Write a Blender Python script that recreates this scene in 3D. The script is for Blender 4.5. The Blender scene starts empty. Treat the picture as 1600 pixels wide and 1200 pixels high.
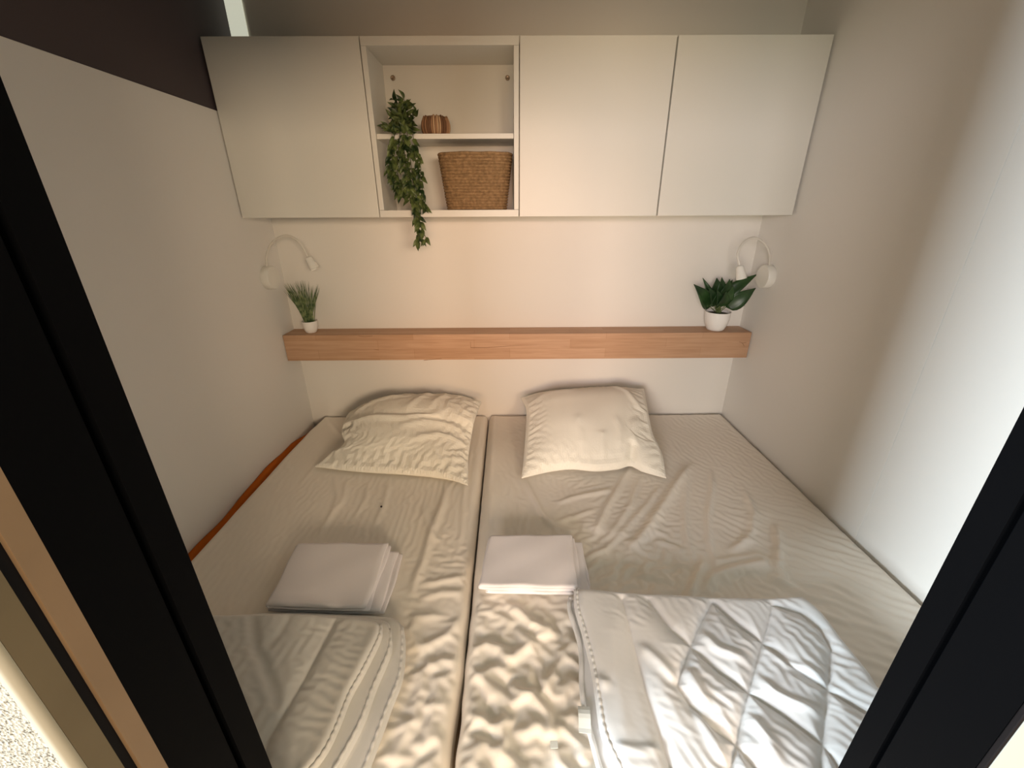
import bpy, bmesh, math, random
import numpy as np
from mathutils import Vector, Matrix

random.seed(7)
scene = bpy.context.scene
C = scene.collection

# ------------------------------------------------------------------ camera
EYE = 1.41
PITCH, YAW, ROLL = math.radians(22.45), math.radians(0.289), math.radians(-0.302)
FPX = 650.44
R0 = Vector((math.cos(YAW), -math.sin(YAW), 0)); F0 = Vector((math.sin(YAW), math.cos(YAW), 0)); Z0 = Vector((0, 0, 1))
FW = F0 * math.cos(PITCH) - Z0 * math.sin(PITCH)
UP0 = F0 * math.sin(PITCH) + Z0 * math.cos(PITCH)
RT = R0 * math.cos(ROLL) + UP0 * math.sin(ROLL)
UP = UP0 * math.cos(ROLL) - R0 * math.sin(ROLL)
cam_data = bpy.data.cameras.new('camera')
cam_data.sensor_width = 36.0
cam_data.lens = FPX / 1600 * 36
cam_data.clip_start = 0.01
cam = bpy.data.objects.new('camera', cam_data)
M = Matrix((RT, UP, -FW)).transposed().to_4x4()
M.translation = Vector((0, 0, EYE))
cam.matrix_world = M
C.objects.link(cam)
scene.camera = cam

# ------------------------------------------------------------------ world, lights, exposure
w = bpy.data.worlds.new('world'); scene.world = w; w.use_nodes = True
w.node_tree.nodes['Background'].inputs[0].default_value = (0.92, 1.0, 0.80, 1)
w.node_tree.nodes['Background'].inputs[1].default_value = 0.52
vs = scene.view_settings
vs.view_transform = 'Standard'; vs.look = 'None'; vs.gamma = 1; vs.use_curve_mapping = False
vs.exposure = 0.0

def area(name, loc, target, sx, sy, power, col, spread=180):
    l = bpy.data.lights.new(name, 'AREA'); l.shape = 'RECTANGLE'; l.size = sx; l.size_y = sy
    l.energy = power; l.color = col; l.spread = math.radians(spread)
    o = bpy.data.objects.new(name, l); C.objects.link(o); o.location = loc
    o.rotation_euler = (Vector(target) - Vector(loc)).to_track_quat('-Z', 'Y').to_euler()
    return o
area('daylight_window', (-2.4, -0.85, 1.25), (1.0, 0.75, 0.9), 0.5, 0.8, 190, (0.82, 0.93, 1.0))
area('fill_upper_left', (-1.3, -3.2, 1.80), (0.3, 1.8, 0.9), 1.2, 0.7, 78, (1.0, 0.88, 0.92))  # added fill, unseen, high on the left far behind the camera
area('fill_upper_right', (1.5, -3.2, 1.80), (-0.3, 1.8, 0.9), 1.2, 0.7, 100, (1.0, 0.76, 0.53))  # added warm fill, unseen, lifts the left side of the room
area('fill_lower_left', (-1.3, -3.2, 1.10), (0.3, 1.8, 1.0), 1.2, 0.7, 62, (1.0, 0.90, 0.68))  # added fill, unseen, low on the left behind the camera
area('fill_lower_mid', (0.1, -3.2, 1.10), (0.05, 1.8, 1.0), 1.2, 0.7, 44, (1.0, 0.60, 0.32))  # added orange-tinted fill, unseen, low and central
def spot(name, loc, target, power, col, deg, blend, r):
    l = bpy.data.lights.new(name, 'SPOT'); l.energy = power; l.color = col; l.spot_size = math.radians(deg)
    l.spot_blend = blend; l.shadow_soft_size = r
    o = bpy.data.objects.new(name, l); C.objects.link(o); o.location = loc
    o.rotation_euler = (Vector(target) - Vector(loc)).to_track_quat('-Z', 'Y').to_euler()
spot('warm_spot', (0.10, -1.0, 1.66), (0.04, 1.86, 1.02), 64, (1.0, 0.62, 0.50), 32, 1.0, 0.05)  # spot added behind the camera to make the warm band down the middle

# ------------------------------------------------------------------ helpers
def at(x, y, X=None, Y=None, Z=None):
    """point where the sight line through photo point (x, y) meets a real plane of the room"""
    r = FW + RT * ((x - 800) / FPX) - UP * ((y - 600) / FPX)
    t = X / r.x if X is not None else (Y / r.y if Y is not None else (Z - EYE) / r.z)
    p = r * t; p.z += EYE
    return p

def mat(name, col, rough=0.6, spec=0.5, metal=0.0, sheen=0.0, bump=None, var=None, emis=None):
    m = bpy.data.materials.new(name); m.use_nodes = True
    nt = m.node_tree; b = nt.nodes['Principled BSDF']
    b.inputs['Base Color'].default_value = (*col, 1); b.inputs['Roughness'].default_value = rough
    b.inputs['Specular IOR Level'].default_value = spec; b.inputs['Metallic'].default_value = metal
    if sheen: b.inputs['Sheen Weight'].default_value = sheen
    tc = nt.nodes.new('ShaderNodeTexCoord')
    if var:
        sc, amt = var
        n = nt.nodes.new('ShaderNodeTexNoise'); n.inputs['Scale'].default_value = sc; n.inputs['Detail'].default_value = 4
        nt.links.new(tc.outputs['Object'], n.inputs['Vector'])
        r = nt.nodes.new('ShaderNodeValToRGB')
        r.color_ramp.elements[0].position = 0.3; r.color_ramp.elements[1].position = 0.7
        r.color_ramp.elements[0].color = (*[c * (1 - amt) for c in col], 1)
        r.color_ramp.elements[1].color = (*[min(1, c * (1 + amt)) for c in col], 1)
        nt.links.new(n.outputs['Fac'], r.inputs['Fac']); nt.links.new(r.outputs['Color'], b.inputs['Base Color'])
    if bump:
        sc, st, dist = bump
        n = nt.nodes.new('ShaderNodeTexNoise'); n.inputs['Scale'].default_value = sc; n.inputs['Detail'].default_value = 5
        nt.links.new(tc.outputs['Object'], n.inputs['Vector'])
        bp = nt.nodes.new('ShaderNodeBump'); bp.inputs['Strength'].default_value = st; bp.inputs['Distance'].default_value = dist
        nt.links.new(n.outputs['Fac'], bp.inputs['Height']); nt.links.new(bp.outputs['Normal'], b.inputs['Normal'])
    return m

def link(name, me, parent=None, smooth=False, matl=None):
    o = bpy.data.objects.new(name, me); C.objects.link(o)
    if parent: o.parent = parent
    if matl: me.materials.append(matl)
    if smooth:
        me.polygons.foreach_set('use_smooth', [True] * len(me.polygons))
    return o

def obj(name, bm, matl, parent=None, smooth=False, autos=None):
    me = bpy.data.meshes.new(name); bm.normal_update(); bm.to_mesh(me); bm.free()
    o = link(name, me, parent, smooth or autos is not None, matl)
    if autos is not None:
        try: me.set_sharp_from_angle(angle=math.radians(autos))
        except Exception: pass
    if parent:   # parents sit at their own place: keep mesh data in world space
        o.matrix_parent_inverse = parent.matrix_world.inverted() if False else Matrix.Translation(-Vector(parent.location))
    return o

def tag(o, label=None, cat=None, group=None, kind=None):
    if label: o['label'] = label
    if cat: o['category'] = cat
    if group: o['group'] = group
    if kind: o['kind'] = kind
    return o

def thing(name, loc, label, cat, group=None, kind=None):
    o = bpy.data.objects.new(name, None); C.objects.link(o); o.location = loc
    o.empty_display_size = 0.05
    return tag(o, label, cat, group, kind)

def box(bm, x0, x1, y0, y1, z0, z1, bev=0.0, seg=2):
    r = bmesh.ops.create_cube(bm, size=1.0)
    vsx = r['verts']
    for v in vsx:
        v.co = Vector((x0 + (v.co.x + .5) * (x1 - x0), y0 + (v.co.y + .5) * (y1 - y0), z0 + (v.co.z + .5) * (z1 - z0)))
    if bev:
        es = list({e for v in vsx for e in v.link_edges})
        bmesh.ops.bevel(bm, geom=es, offset=bev, segments=seg, profile=0.5, affect='EDGES')
    return bm

def mkbox(*a, **k): return box(bmesh.new(), *a, **k)

def prism(bm, pts, z0, z1):
    """plan outline (x, y) extruded in z"""
    lo = [bm.verts.new((x, y, z0)) for x, y in pts]; hi = [bm.verts.new((x, y, z1)) for x, y in pts]
    n = len(pts)
    bm.faces.new(lo[::-1]); bm.faces.new(hi)
    for i in range(n): bm.faces.new((lo[i], lo[(i + 1) % n], hi[(i + 1) % n], hi[i]))
    bmesh.ops.recalc_face_normals(bm, faces=bm.faces)
    return bm

def lathe(bm, prof, cx, cy, cz, seg=40, axis='Z', mtx=None):
    rings = []
    for r, z in prof:
        ring = []
        for k in range(seg):
            a = 2 * math.pi * k / seg
            p = Vector((r * math.cos(a), r * math.sin(a), z))
            if mtx: p = mtx @ p
            ring.append(bm.verts.new(p + Vector((cx, cy, cz))))
        rings.append(ring)
    for a, b in zip(rings, rings[1:]):
        for k in range(seg): bm.faces.new((a[k], a[(k + 1) % seg], b[(k + 1) % seg], b[k]))
    for ring in (rings[0], rings[-1]):
        try: bm.faces.new(ring)
        except Exception: pass
    bmesh.ops.recalc_face_normals(bm, faces=bm.faces)
    return bm

def tube(bm, pts, rad, seg=10, cap=True):
    pts = [Vector(p) for p in pts]
    if not hasattr(rad, '__len__'): rad = [rad] * len(pts)
    rings = []; nrm = None
    for i, p in enumerate(pts):
        t = (pts[min(i + 1, len(pts) - 1)] - pts[max(i - 1, 0)]).normalized()
        if nrm is None: nrm = t.orthogonal().normalized()
        nrm = (nrm - t * nrm.dot(t)).normalized(); bn = t.cross(nrm)
        rings.append([bm.verts.new(p + (nrm * math.cos(2 * math.pi * k / seg) + bn * math.sin(2 * math.pi * k / seg)) * rad[i]) for k in range(seg)])
    for a, b in zip(rings, rings[1:]):
        for k in range(seg): bm.faces.new((a[k], a[(k + 1) % seg], b[(k + 1) % seg], b[k]))
    if cap: bm.faces.new(rings[0][::-1]); bm.faces.new(rings[-1])
    return bm

def smooth_line(pts, n=40):
    """Catmull-Rom through points"""
    P = [Vector(p) for p in pts]; P = [P[0] * 2 - P[1]] + P + [P[-1] * 2 - P[-2]]
    out = []; m = len(P) - 3
    for i in range(n):
        u = i / (n - 1) * m; k = min(int(u), m - 1); t = u - k
        a, b, c, d = P[k:k + 4]
        out.append(0.5 * ((2 * b) + (c - a) * t + (2 * a - 5 * b + 4 * c - d) * t * t + (3 * b - a - 3 * c + d) * t ** 3))
    return out

# --- numpy noise and cloth relief
rng = np.random.RandomState(3)
PERM = rng.permutation(512); GR = rng.uniform(0, 2 * np.pi, 512); GX, GY = np.cos(GR), np.sin(GR)
def pn(x, y, seed=0):
    """2-D gradient noise, about -0.7 .. 0.7"""
    xi = np.floor(x).astype(int); yi = np.floor(y).astype(int); fx = x - xi; fy = y - yi
    u = fx * fx * fx * (fx * (fx * 6 - 15) + 10); v = fy * fy * fy * (fy * (fy * 6 - 15) + 10)
    def g(ix, iy, dx, dy):
        h = PERM[(PERM[(ix + seed * 17) % 512] + iy) % 512]
        return GX[h] * dx + GY[h] * dy
    a = g(xi, yi, fx, fy); b = g(xi + 1, yi, fx - 1, fy); c = g(xi, yi + 1, fx, fy - 1); d = g(xi + 1, yi + 1, fx - 1, fy - 1)
    return (a * (1 - u) + b * u) * (1 - v) + (c * (1 - u) + d * u) * v
def wr(x, y, deg, along, across, warp=0.3, seed=0, sharp=True):
    """wrinkles running in direction deg: long 'along' metres, 'across' metres apart; ridged if sharp"""
    a = math.radians(deg); ca, sa = math.cos(a), math.sin(a)
    wx = x + warp * across * 2 * pn(x / (across * 3), y / (across * 3), seed + 5); wy = y + warp * across * 2 * pn(x / (across * 3) + 9, y / (across * 3), seed + 6)
    u = (wx * ca + wy * sa) / along; v = (-wx * sa + wy * ca) / across
    n = pn(u, v, seed)
    if sharp: return np.clip(1 - np.abs(n) * 3.2, 0, 1) ** 1.6
    return n
def pdist(x, y, line):
    """distance to a polyline and the place along it (0..1)"""
    best = np.full(x.shape, 1e9); par = np.zeros(x.shape); L = [0]
    for (a, b) in zip(line, line[1:]): L.append(L[-1] + math.dist(a, b))
    for i, (a, b) in enumerate(zip(line, line[1:])):
        dx, dy = b[0] - a[0], b[1] - a[1]; l2 = dx * dx + dy * dy + 1e-12
        t = np.clip(((x - a[0]) * dx + (y - a[1]) * dy) / l2, 0, 1)
        d = np.hypot(x - a[0] - t * dx, y - a[1] - t * dy)
        m = d < best
        best = np.where(m, d, best); par = np.where(m, (L[i] + t * math.sqrt(l2)) / L[-1], par)
    return best, par
def ridge(x, y, line, h, wd, p=1.6, taper=True):
    d, t = pdist(x, y, line)
    r = h * np.exp(-(d / wd) ** p)
    if taper: r = r * np.clip(np.minimum(t, 1 - t) * 5 + 0.15, 0, 1)
    return r
def blob(x, y, cx, cy, rx, ry, deg=0, p=2):
    a = math.radians(deg); u = (x - cx) * math.cos(a) + (y - cy) * math.sin(a); v = -(x - cx) * math.sin(a) + (y - cy) * math.cos(a)
    return np.exp(-((u / rx) ** 2 + (v / ry) ** 2) ** (p / 2))
def bl(pts, Z):
    return [tuple(at(px, py, Z=Z)[:2]) for px, py in pts]

def grid_mesh(name, X, Y, Z, closed_bottom=None, wrap=False):
    """X, Y, Z: (m, n) arrays. closed_bottom: (m, n, 3) array joined to it along the border."""
    m, n = X.shape
    V = np.stack([X, Y, Z], -1).reshape(-1, 3)
    idx = np.arange(m * n).reshape(m, n)
    F = np.stack([idx[:-1, :-1], idx[:-1, 1:], idx[1:, 1:], idx[1:, :-1]], -1).reshape(-1, 4)
    if closed_bottom is not None:
        V = np.vstack([V, closed_bottom.reshape(-1, 3)])
        j = idx + m * n
        F2 = np.stack([j[:-1, :-1], j[1:, :-1], j[1:, 1:], j[:-1, 1:]], -1).reshape(-1, 4)
        bd = np.concatenate([idx[0, :], idx[1:, -1], idx[-1, ::-1][1:], idx[::-1, 0][1:]])
        b2 = bd + m * n
        F3 = np.stack([bd[1:], bd[:-1], b2[:-1], b2[1:]], -1)
        F = np.vstack([F, F2, F3])
    me = bpy.data.meshes.new(name)
    me.vertices.add(len(V)); me.vertices.foreach_set('co', V.astype(np.float32).ravel())
    me.loops.add(F.size); me.loops.foreach_set('vertex_index', F.astype(np.int32).ravel())
    me.polygons.add(len(F)); me.polygons.foreach_set('loop_start', np.arange(0, F.size, 4, dtype=np.int32))
    me.update(calc_edges=True); me.validate()
    bm = bmesh.new(); bm.from_mesh(me)
    bmesh.ops.recalc_face_normals(bm, faces=bm.faces); bm.to_mesh(me); bm.free()
    return me

def resample(line, n):
    P = np.array([list(p) for p in smooth_line(line, 120)]) if len(line) > 2 else np.array([list(Vector(line[0]).lerp(Vector(line[1]), k / 119)) for k in range(120)])
    s = np.concatenate([[0], np.cumsum(np.linalg.norm(np.diff(P, axis=0), axis=1))]); s /= s[-1]
    t = np.linspace(0, 1, n)
    return np.stack([np.interp(t, s, P[:, i]) for i in range(3)], -1)

def coons(near, far, left, right, m, n):
    """3-D patch; near/far run left to right, left/right run near to far. returns (m, n, 3), rows go near to far"""
    N, Fa = resample(near, n), resample(far, n); Lf, Rg = resample(left, m), resample(right, m)
    s = np.linspace(0, 1, n)[None, :, None]; t = np.linspace(0, 1, m)[:, None, None]
    P = (1 - t) * N[None] + t * Fa[None] + (1 - s) * Lf[:, None] + s * Rg[:, None]
    P -= (1 - s) * (1 - t) * N[0] + s * (1 - t) * N[-1] + (1 - s) * t * Fa[0] + s * t * Fa[-1]
    return P
def edgeprof(m, n, ps=0.16, pt=0.16, k=0.5):
    """0 at the border, 1 inside, rounded"""
    s = np.linspace(0, 1, n)[None, :]; t = np.linspace(0, 1, m)[:, None]
    a = np.clip(np.minimum(s, 1 - s) / ps, 0, 1); b = np.clip(np.minimum(t, 1 - t) / pt, 0, 1)
    f = lambda q: np.sqrt(np.clip(1 - (1 - q) ** 2, 0, 1))
    return (f(a) * f(b)) ** (2 * k)
def normals(P):
    du = np.gradient(P, axis=1); dv = np.gradient(P, axis=0)
    N = np.cross(du, dv); N /= np.linalg.norm(N, axis=-1, keepdims=True) + 1e-9
    return N

def relax(P, rest, pin, iters, push=None, floor=None, grav=0.0, bend=0.25, bspan=(2, 4), seed=0, jitter=0.0006, attract=0.0, damp=0.80, anchors=0.0):
    """let a cloth grid P (m, n, 3) settle: keep edge lengths given by rest(di, dj), buckling where there is surplus cloth"""
    P = P.copy(); T0 = P.copy(); m, n = P.shape[:2]; rs = np.random.RandomState(seed)
    if anchors: pin = pin | (rs.rand(m, n) < anchors)
    fr = (~pin).astype(float)
    P[..., 2] += rs.normal(0, jitter, (m, n)) * fr
    cons = []
    def addc(di, dj, par, k, mode):
        R = rest(di, dj)          # array (m-|di|, n-|dj|)
        J0 = max(0, -dj); J1 = n - max(0, dj)
        cons.append((di, dj, par, k, mode, R, J0, J1))
    for c in ((0, 0), (0, 1)): addc(0, 1, ('j', c[1], 2), 1.0, 'eq')
    for c in ((0, 0), (0, 1)): addc(1, 0, ('i', c[1], 2), 1.0, 'eq')
    for c in (0, 1): addc(1, 1, ('i', c, 2), 0.5, 'eq'); addc(1, -1, ('i', c, 2), 0.5, 'eq')
    for sp, kk in zip(bspan, (bend, bend * .6, bend * .4)):
        for c in (0, 1): addc(0, sp, ('j', c, 2), kk, 'ge'); addc(sp, 0, ('i', c, 2), kk, 'ge')
    V = np.zeros_like(P)
    for it in range(iters):
        Q = P + V * damp
        if push is not None:
            N = normals(Q); Q = Q + N * push[..., None] * np.sign(N[..., 2:3].mean())
        Q[..., 2] -= grav
        if attract: Q = Q + (T0 - Q) * attract
        Q = np.where(pin[..., None], P, Q)
        for di, dj, par, k, mode, R, J0, J1 in cons:
            st = par[1]
            if par[0] == 'i':
                step = 2 * max(di, 1)
                for o in range(st * di, st * di + di) if di else [st]:
                    A = Q[o:m - di:step, J0:J1]; B = Q[o + di:m:step, J0 + dj:J1 + dj]
                    a = min(A.shape[0], B.shape[0]); A = A[:a]; B = B[:a]
                    r = R[o:m - di:step][:a]; wa = fr[o:m - di:step, J0:J1][:a]; wb = fr[o + di:m:step, J0 + dj:J1 + dj][:a]
                    d = B - A; L = np.sqrt((d * d).sum(-1)) + 1e-9
                    e = (L - r) / L * k / np.maximum(wa + wb, 1)
                    if mode == 'ge': e = np.where(L < r * .96, (L - r * .96) / L * k / np.maximum(wa + wb, 1), 0)
                    c = d * e[..., None]; A += c * wa[..., None]; B -= c * wb[..., None]
            else:
                step = 2 * dj
                for o in range(st * dj, st * dj + dj):
                    A = Q[:, o:n - dj:step]; B = Q[:, o + dj:n:step]
                    a = min(A.shape[1], B.shape[1]); A = A[:, :a]; B = B[:, :a]
                    r = R[:, o:n - dj:step][:, :a]; wa = fr[:, o:n - dj:step][:, :a]; wb = fr[:, o + dj:n:step][:, :a]
                    d = B - A; L = np.sqrt((d * d).sum(-1)) + 1e-9
                    e = (L - r) / L * k / np.maximum(wa + wb, 1)
                    if mode == 'ge': e = np.where(L < r * .96, (L - r * .96) / L * k / np.maximum(wa + wb, 1), 0)
                    c = d * e[..., None]; A += c * wa[..., None]; B -= c * wb[..., None]
        if floor is not None: Q[..., 2] = np.maximum(Q[..., 2], floor)
        V = Q - P; P = Q
    return P
def rest_from(P, metric=None, scale=None):
    """edge lengths of surface P, stretched by a metric field: list of (weight, angle in degrees of surplus direction)"""
    def f(di, dj):
        m, n = P.shape[:2]; J0 = max(0, -dj); J1 = n - max(0, dj)
        A = P[:m - di, J0:J1]; B = P[di:, J0 + dj:J1 + dj]; d = B - A
        L2 = (d * d).sum(-1)
        if scale is not None: L2 = L2 * (0.5 * (scale[:m - di, J0:J1] + scale[di:, J0 + dj:J1 + dj])) ** 2
        if metric:
            for wgt, deg in metric:
                a = math.radians(deg); q = (d[..., 0] * math.cos(a) + d[..., 1] * math.sin(a)) ** 2
                e = 0.5 * (wgt[:m - di, J0:J1] + wgt[di:, J0 + dj:J1 + dj])
                L2 = L2 + q * ((1 + e) ** 2 - 1)
        return np.sqrt(L2)
    return f
def mod(X, Y, k, f=7.0):
    return np.clip(0.75 + 1.5 * pn(X * f + k * 3.7, Y * f, 100 + k), 0.05, 1.8)
def up2(A):
    """double the resolution of a grid with a smooth curve through its points"""
    for ax in (0, 1):
        A = np.moveaxis(A, ax, 0); n = A.shape[0]
        Ap = np.concatenate([A[:1] * 2 - A[1:2], A, A[-1:] * 2 - A[-2:-1]], 0)
        mid = (-Ap[:-3] + 9 * Ap[1:-2] + 9 * Ap[2:-1] - Ap[3:]) / 16
        out = np.empty((2 * n - 1,) + A.shape[1:]); out[::2] = A; out[1::2] = mid
        A = np.moveaxis(out, 0, ax)
    return A
def blur(A, k=1):
    for _ in range(k):
        for ax in (0, 1):
            A = np.moveaxis(A, ax, 0); B = A.copy(); B[1:-1] = A[1:-1] * .5 + (A[:-2] + A[2:]) * .25; A = np.moveaxis(B, 0, ax)
    return A

# ------------------------------------------------------------------ materials
m_wall = mat('white_wall_panel', (0.80, 0.775, 0.735), 0.55, 0.35, bump=(260, 0.12, 0.001))
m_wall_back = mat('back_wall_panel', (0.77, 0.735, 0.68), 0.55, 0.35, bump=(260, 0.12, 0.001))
m_dark = mat('plum_grey_panel', (0.075, 0.058, 0.062), 0.6, 0.3, bump=(180, 0.15, 0.001))
m_ceil = mat('ceiling_paint', (0.50, 0.45, 0.38), 0.8)
m_floor = mat('floor_vinyl', (0.22, 0.17, 0.12), 0.5, var=(6, 0.2))
m_melamine = mat('cabinet_melamine', (0.74, 0.72, 0.66), 0.42, 0.45, bump=(420, 0.06, 0.0006))
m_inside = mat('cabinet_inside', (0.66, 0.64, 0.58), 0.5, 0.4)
m_black = mat('black_aluminium', (0.0022, 0.0024, 0.003), 0.6, 0.03, bump=(900, 0.1, 0.0003))
m_seal = mat('black_rubber', (0.004, 0.003, 0.004), 0.7, 0.2)
m_beige = mat('beige_lining', (0.25, 0.165, 0.095), 0.5, 0.35, var=(14, 0.06))
m_taupe = mat('taupe_lining', (0.15, 0.115, 0.065), 0.55, 0.3, var=(14, 0.06))
m_linen = mat('sheet_cotton', (0.88, 0.815, 0.72), 0.85, 0.15, sheen=0.15, bump=(1400, 0.12, 0.0004))
m_linen2 = mat('sheet_cotton_left', (0.90, 0.835, 0.74), 0.85, 0.15, sheen=0.15, bump=(1400, 0.12, 0.0004))
m_pillow = mat('pillow_cotton', (0.90, 0.86, 0.76), 0.8, 0.2, sheen=0.15, bump=(900, 0.2, 0.0008))
m_folded = mat('laundered_white_cotton', (0.83, 0.785, 0.79), 0.85, 0.15, sheen=0.2, bump=(1100, 0.2, 0.0006))
m_duvet = mat('duvet_microfibre', (0.80, 0.80, 0.80), 0.42, 0.45, sheen=0.2, bump=(500, 0.08, 0.0006))
m_duvet2 = mat('duvet_microfibre_old', (0.72, 0.70, 0.655), 0.5, 0.4, sheen=0.2, bump=(500, 0.08, 0.0006))
m_mattress = mat('mattress_ticking', (0.42, 0.35, 0.27), 0.9, 0.1)
m_orange = mat('orange_fabric', (0.52, 0.13, 0.015), 0.85, 0.1, bump=(500, 0.3, 0.001))
m_board = mat('bed_base_board', (0.5, 0.42, 0.32), 0.6)
m_lampw = mat('white_lamp_metal', (0.80, 0.78, 0.72), 0.35, 0.5)
m_neck = mat('lamp_flex', (0.70, 0.665, 0.60), 0.45, 0.5)
m_ceramic = mat('white_ceramic', (0.84, 0.81, 0.77), 0.3, 0.5)
m_soil = mat('dark_moss', (0.03, 0.03, 0.015), 0.95, bump=(200, 0.8, 0.004))
m_capm = mat('fitting_cap', (0.25, 0.19, 0.13), 0.35, 0.5, metal=0.5)
m_tagm = mat('care_label_satin', (0.80, 0.82, 0.78), 0.4)
m_dirt = mat('dark_lint', (0.03, 0.02, 0.02), 0.9)
m_crack = mat('dark_crack', (0.20, 0.09, 0.03), 0.9)

def leafmat(name, c1, c2, sc, rough=0.45):
    m = mat(name, c1, rough, 0.4); nt = m.node_tree; b = nt.nodes['Principled BSDF']
    tc = nt.nodes.new('ShaderNodeTexCoord'); n = nt.nodes.new('ShaderNodeTexNoise'); n.inputs['Scale'].default_value = sc
    n.inputs['Detail'].default_value = 2
    r = nt.nodes.new('ShaderNodeValToRGB'); r.color_ramp.elements[0].position = 0.38; r.color_ramp.elements[1].position = 0.66
    r.color_ramp.elements[0].color = (*c1, 1); r.color_ramp.elements[1].color = (*c2, 1)
    nt.links.new(tc.outputs['Object'], n.inputs['Vector']); nt.links.new(n.outputs['Fac'], r.inputs['Fac'])
    nt.links.new(r.outputs['Color'], b.inputs['Base Color'])
    return m
m_vine = leafmat('vine_leaf', (0.012, 0.030, 0.008), (0.13, 0.17, 0.05), 45)
m_grass = leafmat('grass_blade', (0.035, 0.075, 0.02), (0.24, 0.29, 0.13), 60)
m_broad = leafmat('broad_leaf', (0.012, 0.035, 0.010), (0.03, 0.075, 0.02), 20, 0.35)
m_stem = mat('plant_stem', (0.12, 0.16, 0.05), 0.6)
m_vstem = mat('vine_stem', (0.06, 0.07, 0.02), 0.6)

def wood_material():
    m = bpy.data.materials.new('beech_block'); m.use_nodes = True; nt = m.node_tree; b = nt.nodes['Principled BSDF']
    b.inputs['Roughness'].default_value = 0.5; b.inputs['Specular IOR Level'].default_value = 0.3
    tc = nt.nodes.new('ShaderNodeTexCoord')
    # staves along X, in rows by Z (front) and Y (top)
    sep = nt.nodes.new('ShaderNodeSeparateXYZ'); nt.links.new(tc.outputs['Object'], sep.inputs[0])
    ad = nt.nodes.new('ShaderNodeMath'); ad.operation = 'ADD'
    nt.links.new(sep.outputs['Z'], ad.inputs[0]); nt.links.new(sep.outputs['Y'], ad.inputs[1])
    cmb = nt.nodes.new('ShaderNodeCombineXYZ'); nt.links.new(sep.outputs['X'], cmb.inputs['X']); nt.links.new(ad.outputs[0], cmb.inputs['Y'])
    br = nt.nodes.new('ShaderNodeTexBrick'); br.offset = 0.37; br.squash = 1.0
    br.inputs['Scale'].default_value = 1.0; br.inputs['Brick Width'].default_value = 0.42; br.inputs['Row Height'].default_value = 0.042
    br.inputs['Mortar Size'].default_value = 0.0006; br.inputs['Mortar Smooth'].default_value = 0.3; br.inputs['Bias'].default_value = 0.0
    br.inputs['Color1'].default_value = (0.50, 0.30, 0.18, 1); br.inputs['Color2'].default_value = (0.58, 0.365, 0.235, 1); br.inputs['Mortar'].default_value = (0.42, 0.23, 0.12, 1)
    nt.links.new(cmb.outputs[0], br.inputs['Vector'])
    mp = nt.nodes.new('ShaderNodeMapping'); mp.inputs['Scale'].default_value = (6, 110, 110)
    nt.links.new(tc.outputs['Object'], mp.inputs['Vector'])
    n = nt.nodes.new('ShaderNodeTexNoise'); n.inputs['Scale'].default_value = 1.0; n.inputs['Detail'].default_value = 6; n.inputs['Distortion'].default_value = 0.6
    nt.links.new(mp.outputs[0], n.inputs['Vector'])
    r = nt.nodes.new('ShaderNodeValToRGB'); r.color_ramp.elements[0].position = 0.32; r.color_ramp.elements[1].position = 0.62
    r.color_ramp.elements[0].color = (0.86, 0.82, 0.78, 1); r.color_ramp.elements[1].color = (1, 1, 1, 1)
    nt.links.new(n.outputs['Fac'], r.inputs['Fac'])
    mx = nt.nodes.new('ShaderNodeMix'); mx.data_type = 'RGBA'; mx.blend_type = 'MULTIPLY'; mx.inputs['Factor'].default_value = 1.0
    nt.links.new(br.outputs['Color'], mx.inputs['A']); nt.links.new(r.outputs['Color'], mx.inputs['B'])
    nt.links.new(mx.outputs['Result'], b.inputs['Base Color'])
    bp = nt.nodes.new('ShaderNodeBump'); bp.inputs['Strength'].default_value = 0.15; bp.inputs['Distance'].default_value = 0.001
    nt.links.new(n.outputs['Fac'], bp.inputs['Height']); nt.links.new(bp.outputs['Normal'], b.inputs['Normal'])
    return m
m_wood = wood_material()

def plaster_material():
    m = mat('roughcast_plaster', (0.82, 0.81, 0.74), 0.9, 0.1); nt = m.node_tree; b = nt.nodes['Principled BSDF']
    tc = nt.nodes.new('ShaderNodeTexCoord'); n = nt.nodes.new('ShaderNodeTexNoise'); n.inputs['Scale'].default_value = 420; n.inputs['Detail'].default_value = 3
    v = nt.nodes.new('ShaderNodeTexVoronoi'); v.inputs['Scale'].default_value = 330
    nt.links.new(tc.outputs['Object'], n.inputs['Vector']); nt.links.new(tc.outputs['Object'], v.inputs['Vector'])
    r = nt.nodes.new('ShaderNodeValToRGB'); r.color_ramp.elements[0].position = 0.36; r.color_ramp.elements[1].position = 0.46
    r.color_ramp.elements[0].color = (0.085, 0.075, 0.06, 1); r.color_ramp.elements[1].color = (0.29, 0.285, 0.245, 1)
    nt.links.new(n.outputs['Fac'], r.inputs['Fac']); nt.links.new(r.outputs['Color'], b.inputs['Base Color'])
    bp = nt.nodes.new('ShaderNodeBump'); bp.inputs['Strength'].default_value = 0.7; bp.inputs['Distance'].default_value = 0.002
    nt.links.new(v.outputs['Distance'], bp.inputs['Height']); nt.links.new(bp.outputs['Normal'], b.inputs['Normal'])
    return m
m_plaster = plaster_material()
m_outer = mat('painted_outer_wall', (0.40, 0.42, 0.39), 0.7, 0.2)
m_bead = mat('cream_corner_bead', (0.30, 0.28, 0.22), 0.7, 0.2)

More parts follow.
